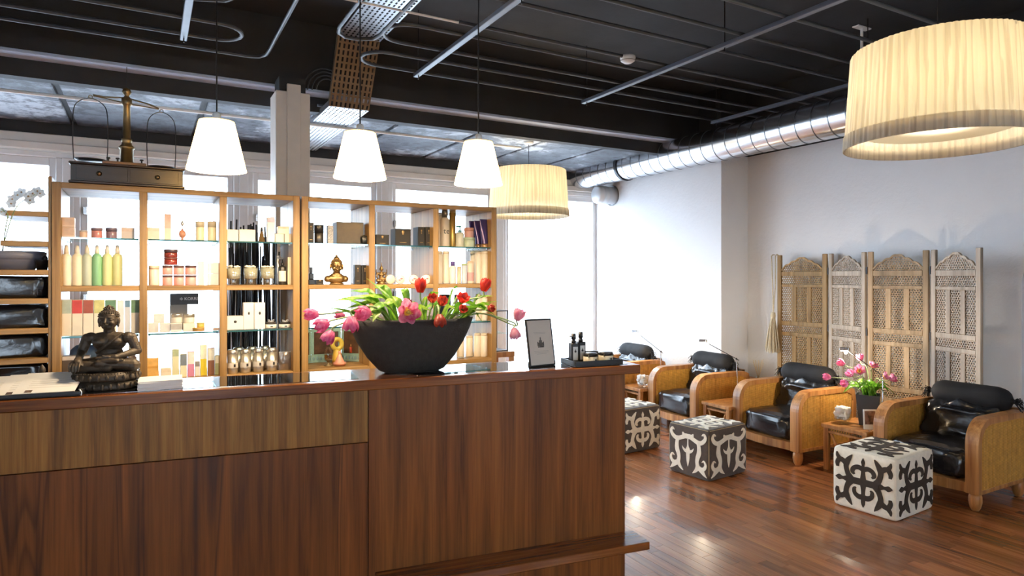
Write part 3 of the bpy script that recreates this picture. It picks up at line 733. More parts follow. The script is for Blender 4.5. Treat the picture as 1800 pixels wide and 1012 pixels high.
for s, dzz, sw_ in ((-1, .016, 1), (1, -.016, .9)):
    xc = -.012+s*.157; z1 = zbm+dzz-.01; zp_ = zb+.012+(.012 if s < 0 else 0); ww = .07*sw_
    pts = [(xc-ww, 0, zp_+.005), (xc-ww*1.06, 0, zp_+.10), (xc-ww*1.02, 0, z1-.085), (xc-ww*.72, 0, z1-.035), (xc, 0, z1-.012), (xc+ww*.72, 0, z1-.035), (xc+ww*1.02, 0, z1-.085), (xc+ww*1.06, 0, zp_+.10), (xc+ww, 0, zp_+.005)]
    h = MB().tube(catmull(pts, 5), .0026, 6).build('pan_hanger', M['iron'], sc)
    MB().tube([(xc+.008*math.sin(a*PI/6), 0, z1-.006+.008*math.cos(a*PI/6)) for a in range(13)], .0022, 6).build('hook', M['brass'], h)
    MB().lathe([(0, 0), (ww*.8, .001), (ww, .008), (ww*.97, .010), (ww*.75, .004), (0, .003)], c=(xc, 0, zp_), n=28, sy=.9).build('pan', M['iron'], sc)
# ================================================================== PRODUCTS ON THE SHELVES
def frame_at(u0, u1, vt, lv, off, z=None):
    Y = YS+off; a = atY(u0, 0, Y).x; b = atY(u1, 0, Y).x; zb_ = LV[lv] if z is None else z
    d = Y/ky((u0+u1)/2); return (a+b)/2, Y, zb_+.0006, b-a, max(.012, zat(vt, d)-zb_)
def carton(u0, u1, vt, lv, lab, col, top=None, band=.5, off=.05, z=None, dp=None, emblem=None, lid=False, group=None, yaw=0):
    x, Y, zb_, w, h = frame_at(u0, u1, vt, lv, off, z); dp = dp or min(w, .09)
    t = T('box', lab, 'box', (x, Y+dp/2, zb_), yaw, group); m = solid(col, .6)
    MB().box(-w/2, -dp/2, 0, w/2, dp/2, h, .0012).build('carton', m, t)
    if top: MB().box(-w/2+.001, -dp/2-.0006, h*(1-band), w/2-.001, -dp/2, h-.0015).build('printed_panel', top if not isinstance(top, str) else pbr('print_'+top, hx(top), .5, var=.14, vscale=30), t)
    if emblem:
        e = MB(); em = M['goldbronze'] if emblem == 'gold' else M['ink']
        e.sphere((0, -dp/2, h*.80 if emblem == 'gold' else h*.6), (w*.10, .0008, min(w*.16, h*.1)), 8)
        if emblem == 'gold': e.box(-w*.22, -dp/2-.0006, h*.16, w*.22, -dp/2, h*.19); e.sphere((0, -dp/2, h*.68), (w*.06, .0008, h*.05), 8)
        e.build('emblem', em, t)
    if lid: MB().box(-w/2-.0008, -dp/2-.0008, h*.62, w/2+.0008, dp/2+.0008, h+.001, .001).build('lid', m, t)
    return zb_+h
def bottle(u0, u1, vt, lv, lab, col, cap, shape='spray', off=.08, z=None, group=None, rough=.35, metal=0, txt=None, lbl=None):
    x, Y, zb_, w, h = frame_at(u0, u1, vt, lv, off, z); r = w/2
    t = T('bottle', lab, 'bottle', (x, Y+r, zb_), 0, group); mb_ = solid(col, rough, metal); mc = solid(cap, .4)
    if shape == 'spray':
        MB().lathe([(0, 0), (r*.94, 0), (r, .004), (r, h*.69), (r*.88, h*.745), (r*.5, h*.78), (r*.46, h*.79), (0, h*.79)], n=20).build('body', mb_, t)
        MB().lathe([(0, h*.785), (r*.52, h*.785), (r*.46, h*.86), (r*.30, h*.985), (0, h)], n=16).build('cap', mc, t)
    elif shape == 'tall':
        MB().lathe([(0, 0), (r*.95, 0), (r, .004), (r, h*.90), (r*.93, h*.905), (0, h*.905)], n=20).build('body', mb_, t)
        MB().lathe([(0, h*.90), (r*.96, h*.905), (r*.96, h*.97), (r*.8, h), (0, h)], n=20).build('cap', mc, t)
    elif shape == 'can':
        MB().lathe([(0, 0), (r*.95, 0), (r, .004), (r, h*.74), (r*.6, h*.80), (0, h*.80)], n=20).build('body', mb_, t)
        MB().lathe([(0, h*.79), (r*.62, h*.795), (r*.60, h*.985), (r*.5, h), (0, h)], n=20).build('cap', mc, t)
    elif shape == 'pump':
        MB().lathe([(0, 0), (r*.95, 0), (r, .004), (r, h*.62), (r*.82, h*.67), (r*.4, h*.69), (0, h*.69)], n=20).build('body', mb_, t)
        MB().lathe([(0, h*.685), (r*.45, h*.69), (r*.45, h*.78), (r*.16, h*.79), (r*.16, h*.93), (0, h*.93)], n=12).box(-r*.9, -r*.2, h*.92, r*.3, r*.2, h).build('pump_head', mc, t)
    if lbl:
        MB().lathe([(r+.0005, h*.12), (r+.0005, h*.5)], n=20).build('label', solid(lbl, .6), t)
    if txt: put(bpy.data.objects.new('lettering', text_mesh(txt[0], txt[1], M['ink'], wrap=r+.0005)), t, loc=(txt[2] if len(txt) > 3 else 0, 0, h*txt[2] if len(txt) == 3 else h*txt[3]))
    return zb_+h
def jar(u0, u1, vt, lv, lab, col, lid, lf=.25, off=.07, z=None, group=None, name='jar', cat='jar', rough=.35, emblem=False, mat=None):
    x, Y, zb_, w, h = frame_at(u0, u1, vt, lv, off, z); r = w/2
    t = T(name, lab, cat, (x, Y+r, zb_), 0, group); l0 = h*(1-lf)
    MB().lathe([(0, 0), (r*.93, 0), (r*.98, .003), (r*.98, l0-.003), (r*.9, l0), (0, l0)], n=20).build('body', mat or solid(col, rough), t)
    MB().lathe([(0, l0), (r, l0), (r, h-.002), (r*.95, h), (0, h)], n=20).build('lid', solid(lid, .4) if isinstance(lid, str) else lid, t)
    if emblem: MB().box(-r*.35, -r-.001, l0*.25, r*.35, -r*.9, l0*.5).build('label', M['ink'], t)
    return zb_+h
SL = 'left shelf'
# ---- left shelf, first column
z = carton(107, 131, 399, 'T', 'pale peach carton at the bottom of the stack of two, top left glass shelf', 'ecd2bb', 'e2c3aa', .8)
carton(107, 131, 382, 'T', 'pale peach carton on top of the stack of two, top left glass shelf', 'ecd2bb', 'e2c3aa', .8, z=z)
jar(139, 154, 405, 'T', 'small low peach candle pot beside the two stacked peach cartons', 'ecc9ae', 'e3d5c6', .2, off=.09)
jar(159, 180, 400, 'T', 'pink glass candle pot with speckled dark rim on the first glass shelf', 'd98f86', '7b6670', .28, rough=.2)
jar(185, 206, 400, 'T', 'mauve ribbed glass candle pot with a dark speckled rim', '9a7d86', '6a5d6c', .35, rough=.2)
carton(213, 236, 400, 'T', 'pale square carton at the right end of the first glass shelf', 'efdccb', 'e9cdb6', .35, off=.08)
for k, (u, c, lab) in enumerate(((116, 'efe6cf', 'cream spray bottle, leftmost of the row of six'), (135, 'efe4c6', 'cream spray bottle, second from the left in the row of six'),
        (152.5, 'c3cdb8', 'grey-green spray bottle in the row of six'), (170, '8fc795', 'bright green spray bottle in the row of six'),
        (188, 'e0e0a4', 'pale yellow-green spray bottle right of the bright green one'), (206, 'd9d99a', 'yellow-green spray bottle, rightmost of the row of six'))):
    bottle(u-9.2, u+9.2, 430, 'M', lab, c, 'f0e4cd', 'spray', group='row of six spray bottles')
for u0, u1, c, lab in ((107, 125.5, 'a9b5a4', 'slim soap carton with a grey-green top picture'), (126.5, 145, 'c5443f', 'slim soap carton with a red top picture'),
        (146, 164, '9c5140', 'slim soap carton with a brown-red top picture'), (165, 183.5, 'c9c582', 'slim soap carton with a yellow-green leaf picture'),
        (184.5, 204, '5f8567', 'slim soap carton with a dark green fern picture, behind the statue head'), (230, 247, '6f9068', 'slim soap carton with a green fern picture beside the shelf upright')):
    carton(u0, u1, 527, 'L', lab, 'eadfc8', c, .38, off=.05, group='slim soap cartons with pictures')
carton(206, 218, 528, 'L', 'plain white slim carton right of the statue head', 'e9e7e4', None, off=.06)
carton(219, 229, 528, 'L', 'white slim carton with a blue leaf picture', 'ecebe8', '7c9fb4', .2, off=.06)
carton(109, 133, 626, 'B', 'dark fronted packet with a white wrapper at the bottom left of the left shelf', '53483f', 'cfc6bd', .14, off=.04)
carton(135, 158, 626, 'B', 'dark fronted packet behind the large seated statue', '53483f', 'cfc6bd', .14, off=.04)
x, Y, zb_, w, h = frame_at(122, 176, 606, 'B', .2)
mb = MB(); pillow(mb, w, .12, h, (0, 0, h/2), e=.5, wr=.006, fr=20); mb.build('rolled_pouch', solid('3c4a63', .6), None, 'rolled slate-blue pouch behind the large seated statue', 'pouch', loc=(x, Y, zb_))
z = carton(224, 240, 628, 'B', 'beige lower box right of the large seated statue', 'c9b8a2', off=.09)
carton(226, 238, 608, 'B', 'beige upper box right of the large seated statue', 'cbbba6', off=.09, z=z)
t = MB().lathe([(0, 0), (.012, .001), (.02, .014), (.016, .03), (0, .036)], n=14); p = atY(241, 0, YS+.05)
t.build('pebble', M['iron'], None, 'dark round pebble beside the upright right of the large statue', 'pebble', loc=(p.x, YS+.05, LV['B']+.0006))
# ---- left shelf, second column
carton(259, 281, 400, 'T', 'pale carton at the left end of the second glass shelf', 'efe0cd', 'ead3bc', .3, off=.08)
carton(289, 301, 376, 'T', 'tall slim pinkish carton on the second glass shelf', 'ecd9c2', 'e3bda9', .55, off=.08)
p = atY(320.5, 0, YS+.1); t = T('perfume_flacon', 'round perfume flacon with a tall ornate stopper', 'flacon', (p.x, YS+.1, LV['T']+.0006))
MB().lathe([(0, 0), (.011, 0), (.006, .006), (.005, .012), (.014, .02), (.0185, .034), (.014, .048), (.005, .055), (.005, .06), (0, .06)], n=18).build('flask', solid('c48a6e', .15), t)
MB().lathe([(.003, .058), (.004, .066), (.002, .075), (.008, .086), (.008, .092), (.003, .1), (0, .106)], n=14).build('stopper', M['silver'], t)
jar(344, 360, 389, 'T', 'tall ivory glass jar, left of the pair on the second glass shelf', 'ece0b8', 'cdbfa0', .3)
jar(365, 381, 389, 'T', 'tall ivory glass jar, right of the pair on the second glass shelf', 'ece0b8', 'cdbfa0', .3)
jar(261, 281, 466, 'M', 'tall cream canister left of the pink cans', 'eee0cb', 'ecd9c0', .2)
gz = []
for u0, u1, w_ in ((285, 304, 'left'), (305, 324.5, 'middle'), (325.5, 346, 'right')):
    z = jar(u0, u1, 483.5, 'M', 'pink can in the lower row of six, %s column' % w_, 'e4a79d', '5d4a4a', .2, group='six stacked pink cans')
    gz.append(jar(u0, u1, 466, 'M', 'pink can in the upper row of six, %s column' % w_, 'e4a79d', '5d4a4a', .25, z=z, group='six stacked pink cans'))
z = jar(288, 313, 452.5, 'M', 'wide maroon glass jar resting on the pink cans', '8d3a33', '74413d', .25, z=max(gz), rough=.2)
jar(288, 313, 438, 'M', 'maroon and black glass jar, topmost on the pile over the pink cans', '7d3530', '4b3b46', .4, z=z, rough=.2)
z = carton(366, 387, 481, 'M', 'white carton under another, right of the pink cans', 'eae6df', off=.06)
carton(366, 387, 462, 'M', 'white carton on top of another, right of the pink cans', 'eae6df', off=.06, z=z)
carton(349, 359, 459, 'M', 'slim cream carton between the pink cans and the white cartons', 'eee3d2', off=.07)
for u0, u1, w_ in ((260, 279, 'left'), (281, 299, 'right')):
    z = carton(u0, u1, 568, 'L', 'white carton with a curved grey drawing, %s one of the lower pair' % w_, 'ece9e4', 'd9d6d2', .9, off=.06)
carton(270, 289, 552, 'L', 'white carton with a curved grey drawing, resting on two others', 'ece9e4', 'd9d6d2', .9, off=.06, z=z)
# black counter display with the maker's name
x, Y, zb_, w, h = frame_at(299, 349, 516, 'L', .16)
t = T('name_display', 'black topped cardboard display with a maker name in white letters', 'display', (x, Y, zb_))
MB().box(-w/2, 0, h*.70, w/2, .05, h, .0015).build('header_board', M['blackbox'], t)
MB().box(-w/2, .02, 0, w*.12, .05, h*.70, .0015).build('back_card', solid('9b958c', .6), t)
put(bpy.data.objects.new('lettering', text_mesh('✽ KORRES', .022, M['white'])), t, loc=(.028, -.0008, h*.855))
z = carton(300, 320, 568.5, 'L', 'white carton with a silver ribbon drawing under the left silver jar', 'e6e3de', 'aaa69e', .7, off=.05)
jar(301, 321, 552, 'L', 'silver lidded cream jar, left of two on cartons', 'd9d2c4', M['silver'], .35, z=z)
z = carton(322, 343, 568.5, 'L', 'plain beige carton under the right silver jar', 'dfd6c8', off=.05)
jar(323, 343, 552, 'L', 'silver lidded cream jar, right of two on cartons', 'd9d2c4', M['silver'], .35, z=z)
z = jar(338, 361, 576, 'L', 'low gold tin on the third column glass shelf edge, under a yellow candle', 'b98b4c', 'c9a25c', .4, off=.03)
jar(346, 360, 567, 'L', 'small yellow candle on a low gold tin', 'e3c65e', 'ecd887', .3, off=.035, z=z)
carton(375, 388, 577, 'L', 'tiny pale box at the right end of the lower second glass shelf', 'ead9c4', 'c99b7c', .5, off=.05)
z = carton(258, 279, 647, 'B', 'amber soap box, lower of two by the shelf upright', 'd9a651', 'e3b768', .8, off=.05)
carton(258, 279, 630, 'B', 'amber soap box, upper of two by the shelf upright', 'd9a651', 'e3b768', .8, off=.05, z=z)
carton(283, 301, 647, 'B', 'low cream box right of the amber soap boxes', 'efe9d6', 'e6dcc4', .4, off=.05)
for u0, u1, v, c, tp, bd, lab in ((303, 315, 614, 'e4e3bb', 'b9c49a', .25, 'slim pale green carton with a hazy flower picture'), (317, 328.5, 622, 'eee8c8', '77828a', .5, 'slim carton with a grey tree picture'),
        (330, 341.5, 618, 'd790b2', 'ede7dc', .5, 'slim carton, white above and pink below'), (343, 351.5, 635, 'e9e4da', '8f8a86', .35, 'short slim carton with a grey top right of the pink one'),
        (352.5, 364, 607, 'e0ca35', 'eceaca', .45, 'tall carton, pale above and yellow below'), (365.5, 377, 612, '8f6249', 'eeead2', .45, 'tall carton, cream above and brown below'),
        (378, 386.5, 625, 'b9bf8e', 'efeccf', .4, 'narrow carton with an olive lower half by the shelf upright')):
    carton(u0, u1, v, 'B', lab, c, tp, bd, off=.06)
# ---- left shelf, third column
for u0, u1, lab in ((398, 418.5, 'square cream carton at the left end of the third glass shelf'), (421, 449, 'wide cream carton in front of the black sticks')):
    carton(u0, u1, 403.5, 'T', lab, 'efe8cf', None, off=.05)
p = atY(460, 0, YS+.07); t = T('cone_flacon', 'slim amber cone flacon beside the wide cream carton', 'flacon', (p.x, YS+.07, LV['T']+.0006))
MB().lathe([(0, 0), (.017, 0), (.017, .006), (.008, .055), (.006, .06), (0, .06)], n=4, smooth=False).build('flask', M['goldbronze'], t)
MB().lathe([(0, .058), (.007, .06), (.007, .075), (.003, .082), (0, .083)], n=10).build('cap', M['ink'], t)
carton(470, 483, 382, 'T', 'tall white carton beside the amber cone flacon', 'edeae6', 'dcc9d2', .2, off=.06)
z = carton(484, 499, 411, 'T', 'small cream box, bottom left of three by the right upright', 'efe4cd', off=.06)
carton(500.5, 515, 411, 'T', 'small cream box, bottom right of three by the right upright', 'efe4cd', off=.06)
carton(489, 508, 398, 'T', 'small cream box on top of two others by the right upright', 'efe4cd', 'e3cfae', .3, off=.06, z=z)
for u0, u1, w_ in ((398.5, 425.5, 'left'), (429.5, 455.5, 'middle'), (459, 485, 'right')):
    x, Y, zb_, w, h = frame_at(u0, u1, 466, 'M', .06); r = w/2
    t = T('candle_glass', 'footed candle glass topped with white pebbles, %s of three' % w_, 'candle', (x, Y+r, zb_), 0, 'three candle glasses of white pebbles')
    MB().lathe([(0, 0), (r*.85, 0), (r*.85, h*.2), (r*.80, h*.24), (r*.92, h*.3), (r, h*.9), (r*.96, h*.9), (r*.9, h*.32), (0, h*.3)], n=22).build('glass', M['clear'], t)
    MB().lathe([(0, h*.31), (r*.88, h*.33), (r*.94, h*.84), (0, h*.86)], n=22).build('wax', solid('efe9d0', .5), t)
    mb = MB(); rnd = random.Random(int(u0))
    for k in range(11): a = rnd.uniform(0, 6.3); q = r*.75*rnd.random()**.5; mb.sphere((q*math.cos(a), q*math.sin(a), h*.9+rnd.uniform(0, .006)), (.008, .007, .006), 8)
    mb.build('pebbles', solid('e9e4d6', .6), t, kind='stuff')
bottle(491, 504, 452, 'M', 'dark pump bottle with a white label right of the candle glasses', '2c2a26', '1b1b1d', 'pump', lbl='e3ded2')
bottle(486, 492, 449, 'M', 'slim silver tube bottle behind the dark pump bottle', 'a9abae', '8c8e92', 'tall', off=.15, metal=.8)
carton(506.5, 514.5, 452, 'M', 'narrow pale wooden incense box leaning by the right upright', 'e6dcb8', off=.06)
for u0, u1, v, lab in ((399, 428, 556, 'short white gift bag at the left of the third column'), (428.5, 446.5, 532, 'tall white gift bag, left of two'), (447.5, 466, 532, 'tall white gift bag, right of two')):
    carton(u0, u1, v, 'L', lab, 'edeae2', None, off=.05, emblem='ink')
for u0, u1, w_ in ((467, 488, 'left'), (492, 513, 'right')):
    x, Y, zb_, w, h = frame_at(u0, u1, 566, 'L', .06); r = w/2
    t = T('ribbon_jar', 'white jar with a black lid tied with a pale bow, %s one' % w_, 'jar', (x, Y+r, zb_), 0, 'two jars tied with bows')
    MB().lathe([(0, 0), (r*.95, 0), (r, .003), (r, h*.62), (0, h*.62)], n=20).build('body', solid('ece8dd', .35), t)
    MB().lathe([(0, h*.62), (r*.92, h*.62), (r*.9, h*.93), (r*.8, h), (0, h)], n=20).build('lid', M['ink'], t)
    MB().box(-r*.2, -r-.001, h*.2, r*.2, -r*.95, h*.38).build('label', M['ink'], t)
    bw = MB()
    for s in (-1, 1): bw.tube([(0, -r*.3, h), (s*.008, -r*.3, h+.010), (s*.016, -r*.3, h+.012), (s*.014, -r*.3, h+.003), (0, -r*.3, h)], .0015, 5)
    bw.build('bow', solid('e9e9ea', .4), t)
def tin(u, off, lab, r=None):
    x, Y, zb_, w, h = frame_at(u-11, u+11, 609, 'B', off); r = .0275; h = .128
    t = T('tea_tin', lab, 'tin', (x, Y+r, zb_), 0, 'silver tins on the bottom of the third column')
    MB().lathe([(0, 0), (r*.96, 0), (r, .003), (r, h*.82), (0, h*.82)], n=24).build('body', M['silver'], t)
    MB().lathe([(0, h*.82), (r*.97, h*.82), (r*1.02, h*.84), (r*1.02, h*.93), (r*.9, h*.97), (r*.86, h), (0, h)], n=24).build('lid', M['silver'], t)
    MB().lathe([(r+.0006, h*.24), (r+.0006, h*.45)], n=40).build('label', solid('d6d0c4', .5), t)
    MB().box(.002, -r-.0014, h*.28, .012, -r+.001, h*.40).build('mark', M['ink'], t)
for u, w_ in ((410, 'first'), (432.5, 'second'), (455, 'third'), (479, 'fourth')): tin(u, .05, 'silver tea tin in the front row, %s from the left' % w_)
for u, w_ in ((420, 'left'), (444, 'middle'), (467, 'right')): tin(u, .16, 'silver tea tin in the back row, %s of three' % w_)
x, Y, zb_, w, h = frame_at(491.5, 516, 618, 'B', .05)
t = T('foil_pouch', 'flat silver foil pouch standing by the right upright', 'pouch', (x, Y+.02, zb_))
MB().grid(lambda a, b: Vector(((a-.5)*w, -.012*math.sin(PI*b)*math.sin(PI*a)-.002+.003*noise.noise(Vector((a*7, b*7, 1))), b*h)), 14, 14).grid(lambda a, b: Vector(((.5-a)*w, .012*math.sin(PI*b)*math.sin(PI*a)+.002, b*h)), 8, 8).build('pouch_body', pbr('foil', hx('8f857c'), .3, .7, var=.15), t)
MB().box(-w/2, -.003, h*.93, w/2, .003, h, .001).build('seal', M['silver'], t)
# black sticks standing behind the third column
rnd = random.Random(5)
sm = MB().lathe([(0, 0), (.0048, 0), (.005, 1.0), (0, 1.0)], n=6).mesh('stick', M['stick'])
sx0, sx1 = atY(401, 0, YS+SD+.1).x, atY(492, 0, YS+SD+.1).x
for k in range(80):
    x = sx0+(sx1-sx0)*(k+rnd.uniform(-.8, .8))/80; y = YS+SD+.03+rnd.uniform(0, .12); top = rnd.choice([1.72, 1.78, 1.80, 1.83, 1.86, 1.90, 1.93])+rnd.uniform(-.03, .02)
    o = bpy.data.objects.new('decor_stick', sm); put(o, None, 'thin black stick standing in the dense bunch behind the third shelf column', 'stick', 'bunch of black sticks behind the shelf', loc=(x, y, 0))
    o.scale = (1, 1, top); o.rotation_euler = (rnd.uniform(-.02, .02), rnd.uniform(-.035, .03), 0)
# ---- right shelf, first column
bk = dict(off=.06, emblem='gold')
carton(541.5, 552, 391, 'T', 'narrow black box against the left upright of the right shelf', '17130f', **bk)
jar(554, 571, 395, 'T', 'black tin with a copper band on the right shelf', '2b2724', '211f1f', .45, emblem=False)
carton(576, 586, 396, 'T', 'narrow box with a speckled black and silver pattern', '2c2a28', pbr('speckle_print', (.4, .38, .36), .4, var=.9, vscale=220), .98, off=.07)
carton(592, 639, 390.5, 'T', 'big dark gold gift box on the right shelf', '2a2217', pbr('dark_gold_card', hx('372c1b'), .42, .25, var=.25, vscale=30), .96, off=.06, dp=.10)
t = MB(); pillow(t, .05, .05, .055, (0, 0, .0275), e=.6, wr=.002, fr=30, nu=20, nv=12)
p = atY(644, 0, YS+.06); t.build('soap_ball', M['blackp'], None, 'black rounded soap beside the big dark gold box', 'soap', loc=(p.x-.012, YS+.06, LV['T']+.001))
t = T('pyramid_candle', 'dark stepped pyramid candle left of the gilt head', 'candle', (atY(547, 0, YS+.06).x+.004, YS+.08, LV['M']+.0006))
MB().box(-.018, -.018, 0, .018, .018, .03, .003).box(-.013, -.013, .03, .013, .013, .065, .003).box(-.008, -.008, .065, .008, .008, .10, .003).build('body', M['blackp'], t)
carton(556, 569, 491.5, 'M', 'low black box left of the gilt head', '17130f', off=.05, emblem='gold')
carton(624, 634.5, 465.5, 'M', 'black perfume box, left of two beside the gilt head', '17130f', **bk)
carton(635.5, 648, 466, 'M', 'black perfume box, right of two beside the gilt head', '17130f', **bk)
# ---- second column
carton(661, 684, 412.5, 'T', 'low black box at the left end of the middle glass shelf, right unit', '17130f', **bk)
carton(695, 722, 402, 'T', 'square black box in the middle of the glass shelf, right unit', '1a1612', off=.06, emblem='gold', dp=.09)
carton(735, 747, 399, 'T', 'tall black box, left of two at the right end of the middle glass shelf', '17130f', off=.06, emblem='gold', dp=.09)
carton(748, 760, 399, 'T', 'tall black box, right of two at the right end of the middle glass shelf', '17130f', off=.06, emblem='gold', dp=.09)
for k, (u0, u1, c, w_) in enumerate(((678, 693, 'e9dcc8', 'plain one behind the small bronze figure'), (692, 714.5, 'eee7dc', 'second from the left'), (715.5, 737, 'eee7dc', 'third from the left'), (738, 759, 'f0ece4', 'rightmost'))):
    x, Y, zb_, w, h = frame_at(u0, u1, 478, 'M', .07+.01*(k == 0)); r = .0285
    t = T('round_box', 'round cream tin standing on its edge, %s' % w_, 'tin', (x, Y, zb_+r), 0, 'round tins standing on edge')
    R90 = Matrix.Rotation(PI/2, 4, 'X')
    MB().lathe([(0, -.014), (r*.95, -.014), (r*.95, .008), (0, .008)], n=28, mat=R90).build('tin_body', solid(c, .4), t)
    MB().lathe([(r, -.002), (r, .012), (r*.93, .0145), (0, .0145)], n=28, mat=R90).build('lid', solid(c, .4), t)
    if k: MB().sphere((.004, -.0148, .004), (.008, .0006, .004), 8).sphere((-.008, -.0148, -.004), (.007, .0006, .003), 8).build('flower_print', solid('b9746a', .6), t)
# ---- third column
bottle(770, 779, 374, 'T', 'slim beige bottle, leftmost at the top of the third column', 'd9c8ac', 'c9bfa8', 'tall', off=.10)
bottle(777.5, 793, 369, 'T', 'large beige bottle with two big dark letters', 'dccbb0', '5d564c', 'can', off=.06, txt=('te', .052, .42))
bottle(792.5, 803, 367.5, 'T', 'tall gold aerosol can beside the lettered bottle', 'b08f4d', 'b9995a', 'tall', off=.09, metal=.7)
bottle(804.5, 818, 396, 'T', 'short cream bottle with a teal pump cap', 'd9d6bd', '4f8d94', 'pump', off=.06)
z = jar(818.5, 838.5, 417, 'T', 'pale green jar under a pink jar', 'c9d3b4', 'b9c7a4', .3, off=.06)
jar(820, 836, 400, 'T', 'pink jar stacked on a pale green jar', 'd9a594', 'd0957f', .35, off=.065, z=z)
for k, (u0, u1, vt, w_) in enumerate(((824, 838, 388.5, 'left'), (833, 849, 388, 'middle'), (843, 861.5, 385.5, 'right'))):
    x, Y, zb_, w, h = frame_at(u0, u1, vt, 'T', .17-.05*k)
    t = T('purple_tube', 'dark purple squeeze tube standing on its cap, %s of three' % w_, 'tube', (x, Y, zb_), 0, 'three purple squeeze tubes')
    vs = []; n = 20; fs = []
    for i in range(9):
        s = i/8; a, b = w*.30*(1-s)+w*.5*s, w*.30*(1-s)+.002*s
        for j in range(n): q = 2*PI*j/n; vs.append((a*math.cos(q), b*math.sin(q), h*.13+h*.87*s))
    for i in range(8):
        for j in range(n): fs.append((i*n+j, i*n+(j+1) % n, (i+1)*n+(j+1) % n, (i+1)*n+j))
    MB().add(vs, fs, 0, True).build('tube_body', pbr('deep_purple', hx('35285e'), .25, .3, var=.1), t)
    MB().lathe([(0, 0), (w*.28, 0), (w*.30, .003), (w*.30, h*.13), (0, h*.13)], n=18).build('cap', solid('b08a62', .3, .6), t)
for u0, u1, vt, c, cp, sh, o_, lab in ((768.5, 780, 441, 'e9dcc4', 'e4d2b4', 'tall', .07, 'tall cream shampoo bottle, leftmost on the middle board of the third column'), (780.5, 792, 441, 'eadfca', 'e4d2b4', 'tall', .07, 'tall cream shampoo bottle, second from the left on the middle board'),
        (792.8, 804, 459, 'ece7df', '5a4a93', 'can', .05, 'white spray can with a violet cap'), (805, 812, 468, 'd9c9a9', 'cbb78d', 'tall', .06, 'slim beige bottle right of the violet capped can'),
        (813.5, 823, 463, 'cfd6de', 'b9c98a', 'tall', .06, 'clear pale bottle with a green tip'), (824, 835, 459, 'e9d9c4', 'e2c9ac', 'tall', .06, 'cream bottle with a pink band'),
        (829, 839, 441, 'e9dcc4', 'e4d2b4', 'tall', .13, 'tall cream shampoo bottle, third from the right on the middle board'), (837.5, 848.5, 441, 'eadfca', 'e4d2b4', 'tall', .08, 'tall cream shampoo bottle, second from the right on the middle board'), (849, 860, 441, 'e9dcc4', 'e4d2b4', 'tall', .05, 'tall cream shampoo bottle, rightmost on the middle board')):
    bottle(u0, u1, vt, 'M', lab, c, cp, sh, off=o_, lbl='dfa9a4' if 'pink band' in lab else None)
for u0, u1, vt, c, o_, lab in ((836, 847, 586, 'e9dcc4', .07, 'tall cream bottle on the lowest board, left of two by the right upright'), (848, 859, 586, 'eadfca', .05, 'tall cream bottle on the lowest board, right of two by the right upright'), (822, 833, 590, 'e6d7bd', .09, 'tall cream bottle on the lowest board beside the bowl'), (806, 818, 596, 'e9dcc4', .10, 'tall cream bottle on the lowest board partly hidden by the bowl')):
    bottle(u0, u1, vt, 'B', lab, c, 'e4d2b4', 'tall', off=o_)
for u0, u1, vt, c, o_, lab in ((838, 848, 517, 'e9dcc4', .07, 'cream bottle on the lower glass shelf, left of two behind the tulips'), (849, 859, 520, 'eadfca', .05, 'cream bottle on the lower glass shelf, right of two behind the tulips'), (800, 806, 518, '2b2d33', .08, 'slim dark bottle on the lower glass shelf behind the tulips'), (776, 796, 518, '2b3546', .09, 'dark blue flacon on the lower glass shelf behind the red tulips')):
    bottle(u0, u1, vt, 'L', lab, c, 'e4d2b4' if c[0] == 'e' else '26272b', 'tall', off=o_)
t = T('hair_scissors', 'dark steel scissors lying behind the tulip bowl', 'scissors', (atY(818, 0, YS+.05).x, YS+.06, LV['B']+.006))
for s in (-1, 1):
    MB().tube([(-.03+.016*math.cos(a*PI/6), s*.014+.011*math.sin(a*PI/6), .0) for a in range(13)]+[(.0, s*.006, .0), (.055, -s*.004, .001*s)], .003, 6).build('blade', M['chrome'], t)
# ---- triptych frame, goblet, cone burner, yellow lamp at the bottom of the right shelf
x0 = xs_at(541); x1 = xs_at(648); zb_ = LV['B']+.0006
aq = pbr('aqua_painted_wood', hx('9fb9ae'), .6, var=.15, vscale=60)
t = T('triptych_frame', 'aqua painted three-wing frame with candle pictures', 'picture frame', ((x0+x1)/2, YS+.30, zb_))
for k, (xa, ya, xb, yb) in enumerate(((-.185, -.10, -.09, 0), (-.09, 0, .09, 0), (.09, 0, .185, -.10))):
    L = math.hypot(xb-xa, yb-ya); a = math.atan2(yb-ya, xb-xa); w_ = bpy.data.objects.new('wing', None); put(w_, t, loc=(xa, ya, 0), rot=a)
    f = MB().box(0, 0, 0, L, .012, .05, .002).box(0, 0, .185, L, .012, .205, .002).box(0, 0, .05, .016, .012, .185, .002).box(L-.016, 0, .05, L, .012, .185, .002)
    f.build('wing_frame', aq, w_); MB().box(.016, .006, .05, L-.016, .010, .185).build('picture', pbr('dim_picture', hx('5f3f2c'), .4, var=.6, vscale=16), w_)
    fp = MB()
    for j in range(int(L/.022)): fp.sphere((.014+j*.022, 0, .024), (.007, .0015, .012), 8)
    fp.build('petal_carving', solid('8ea8b4', .6), w_)
    if k != 1: MB().lathe([(0, .055), (.008, .055), (.008, .09), (0, .092)], c=(L/2, 0, 0), n=12).build('red_candle', solid('c2452c', .4), w_); MB().sphere((L/2, 0, .10), (.003, .003, .008), 6).build('flame_print', solid('f0b060', .5), w_)
p = atY(577, 0, YS+.12)
t = T('oil_goblet', 'brass footed glass goblet of amber oil', 'goblet', (p.x, YS+.12, zb_))
MB().lathe([(0, 0), (.026, 0), (.025, .004), (.007, .012), (.005, .022), (.012, .03), (.022, .036), (0, .037)], n=20).build('foot', M['brass'], t)
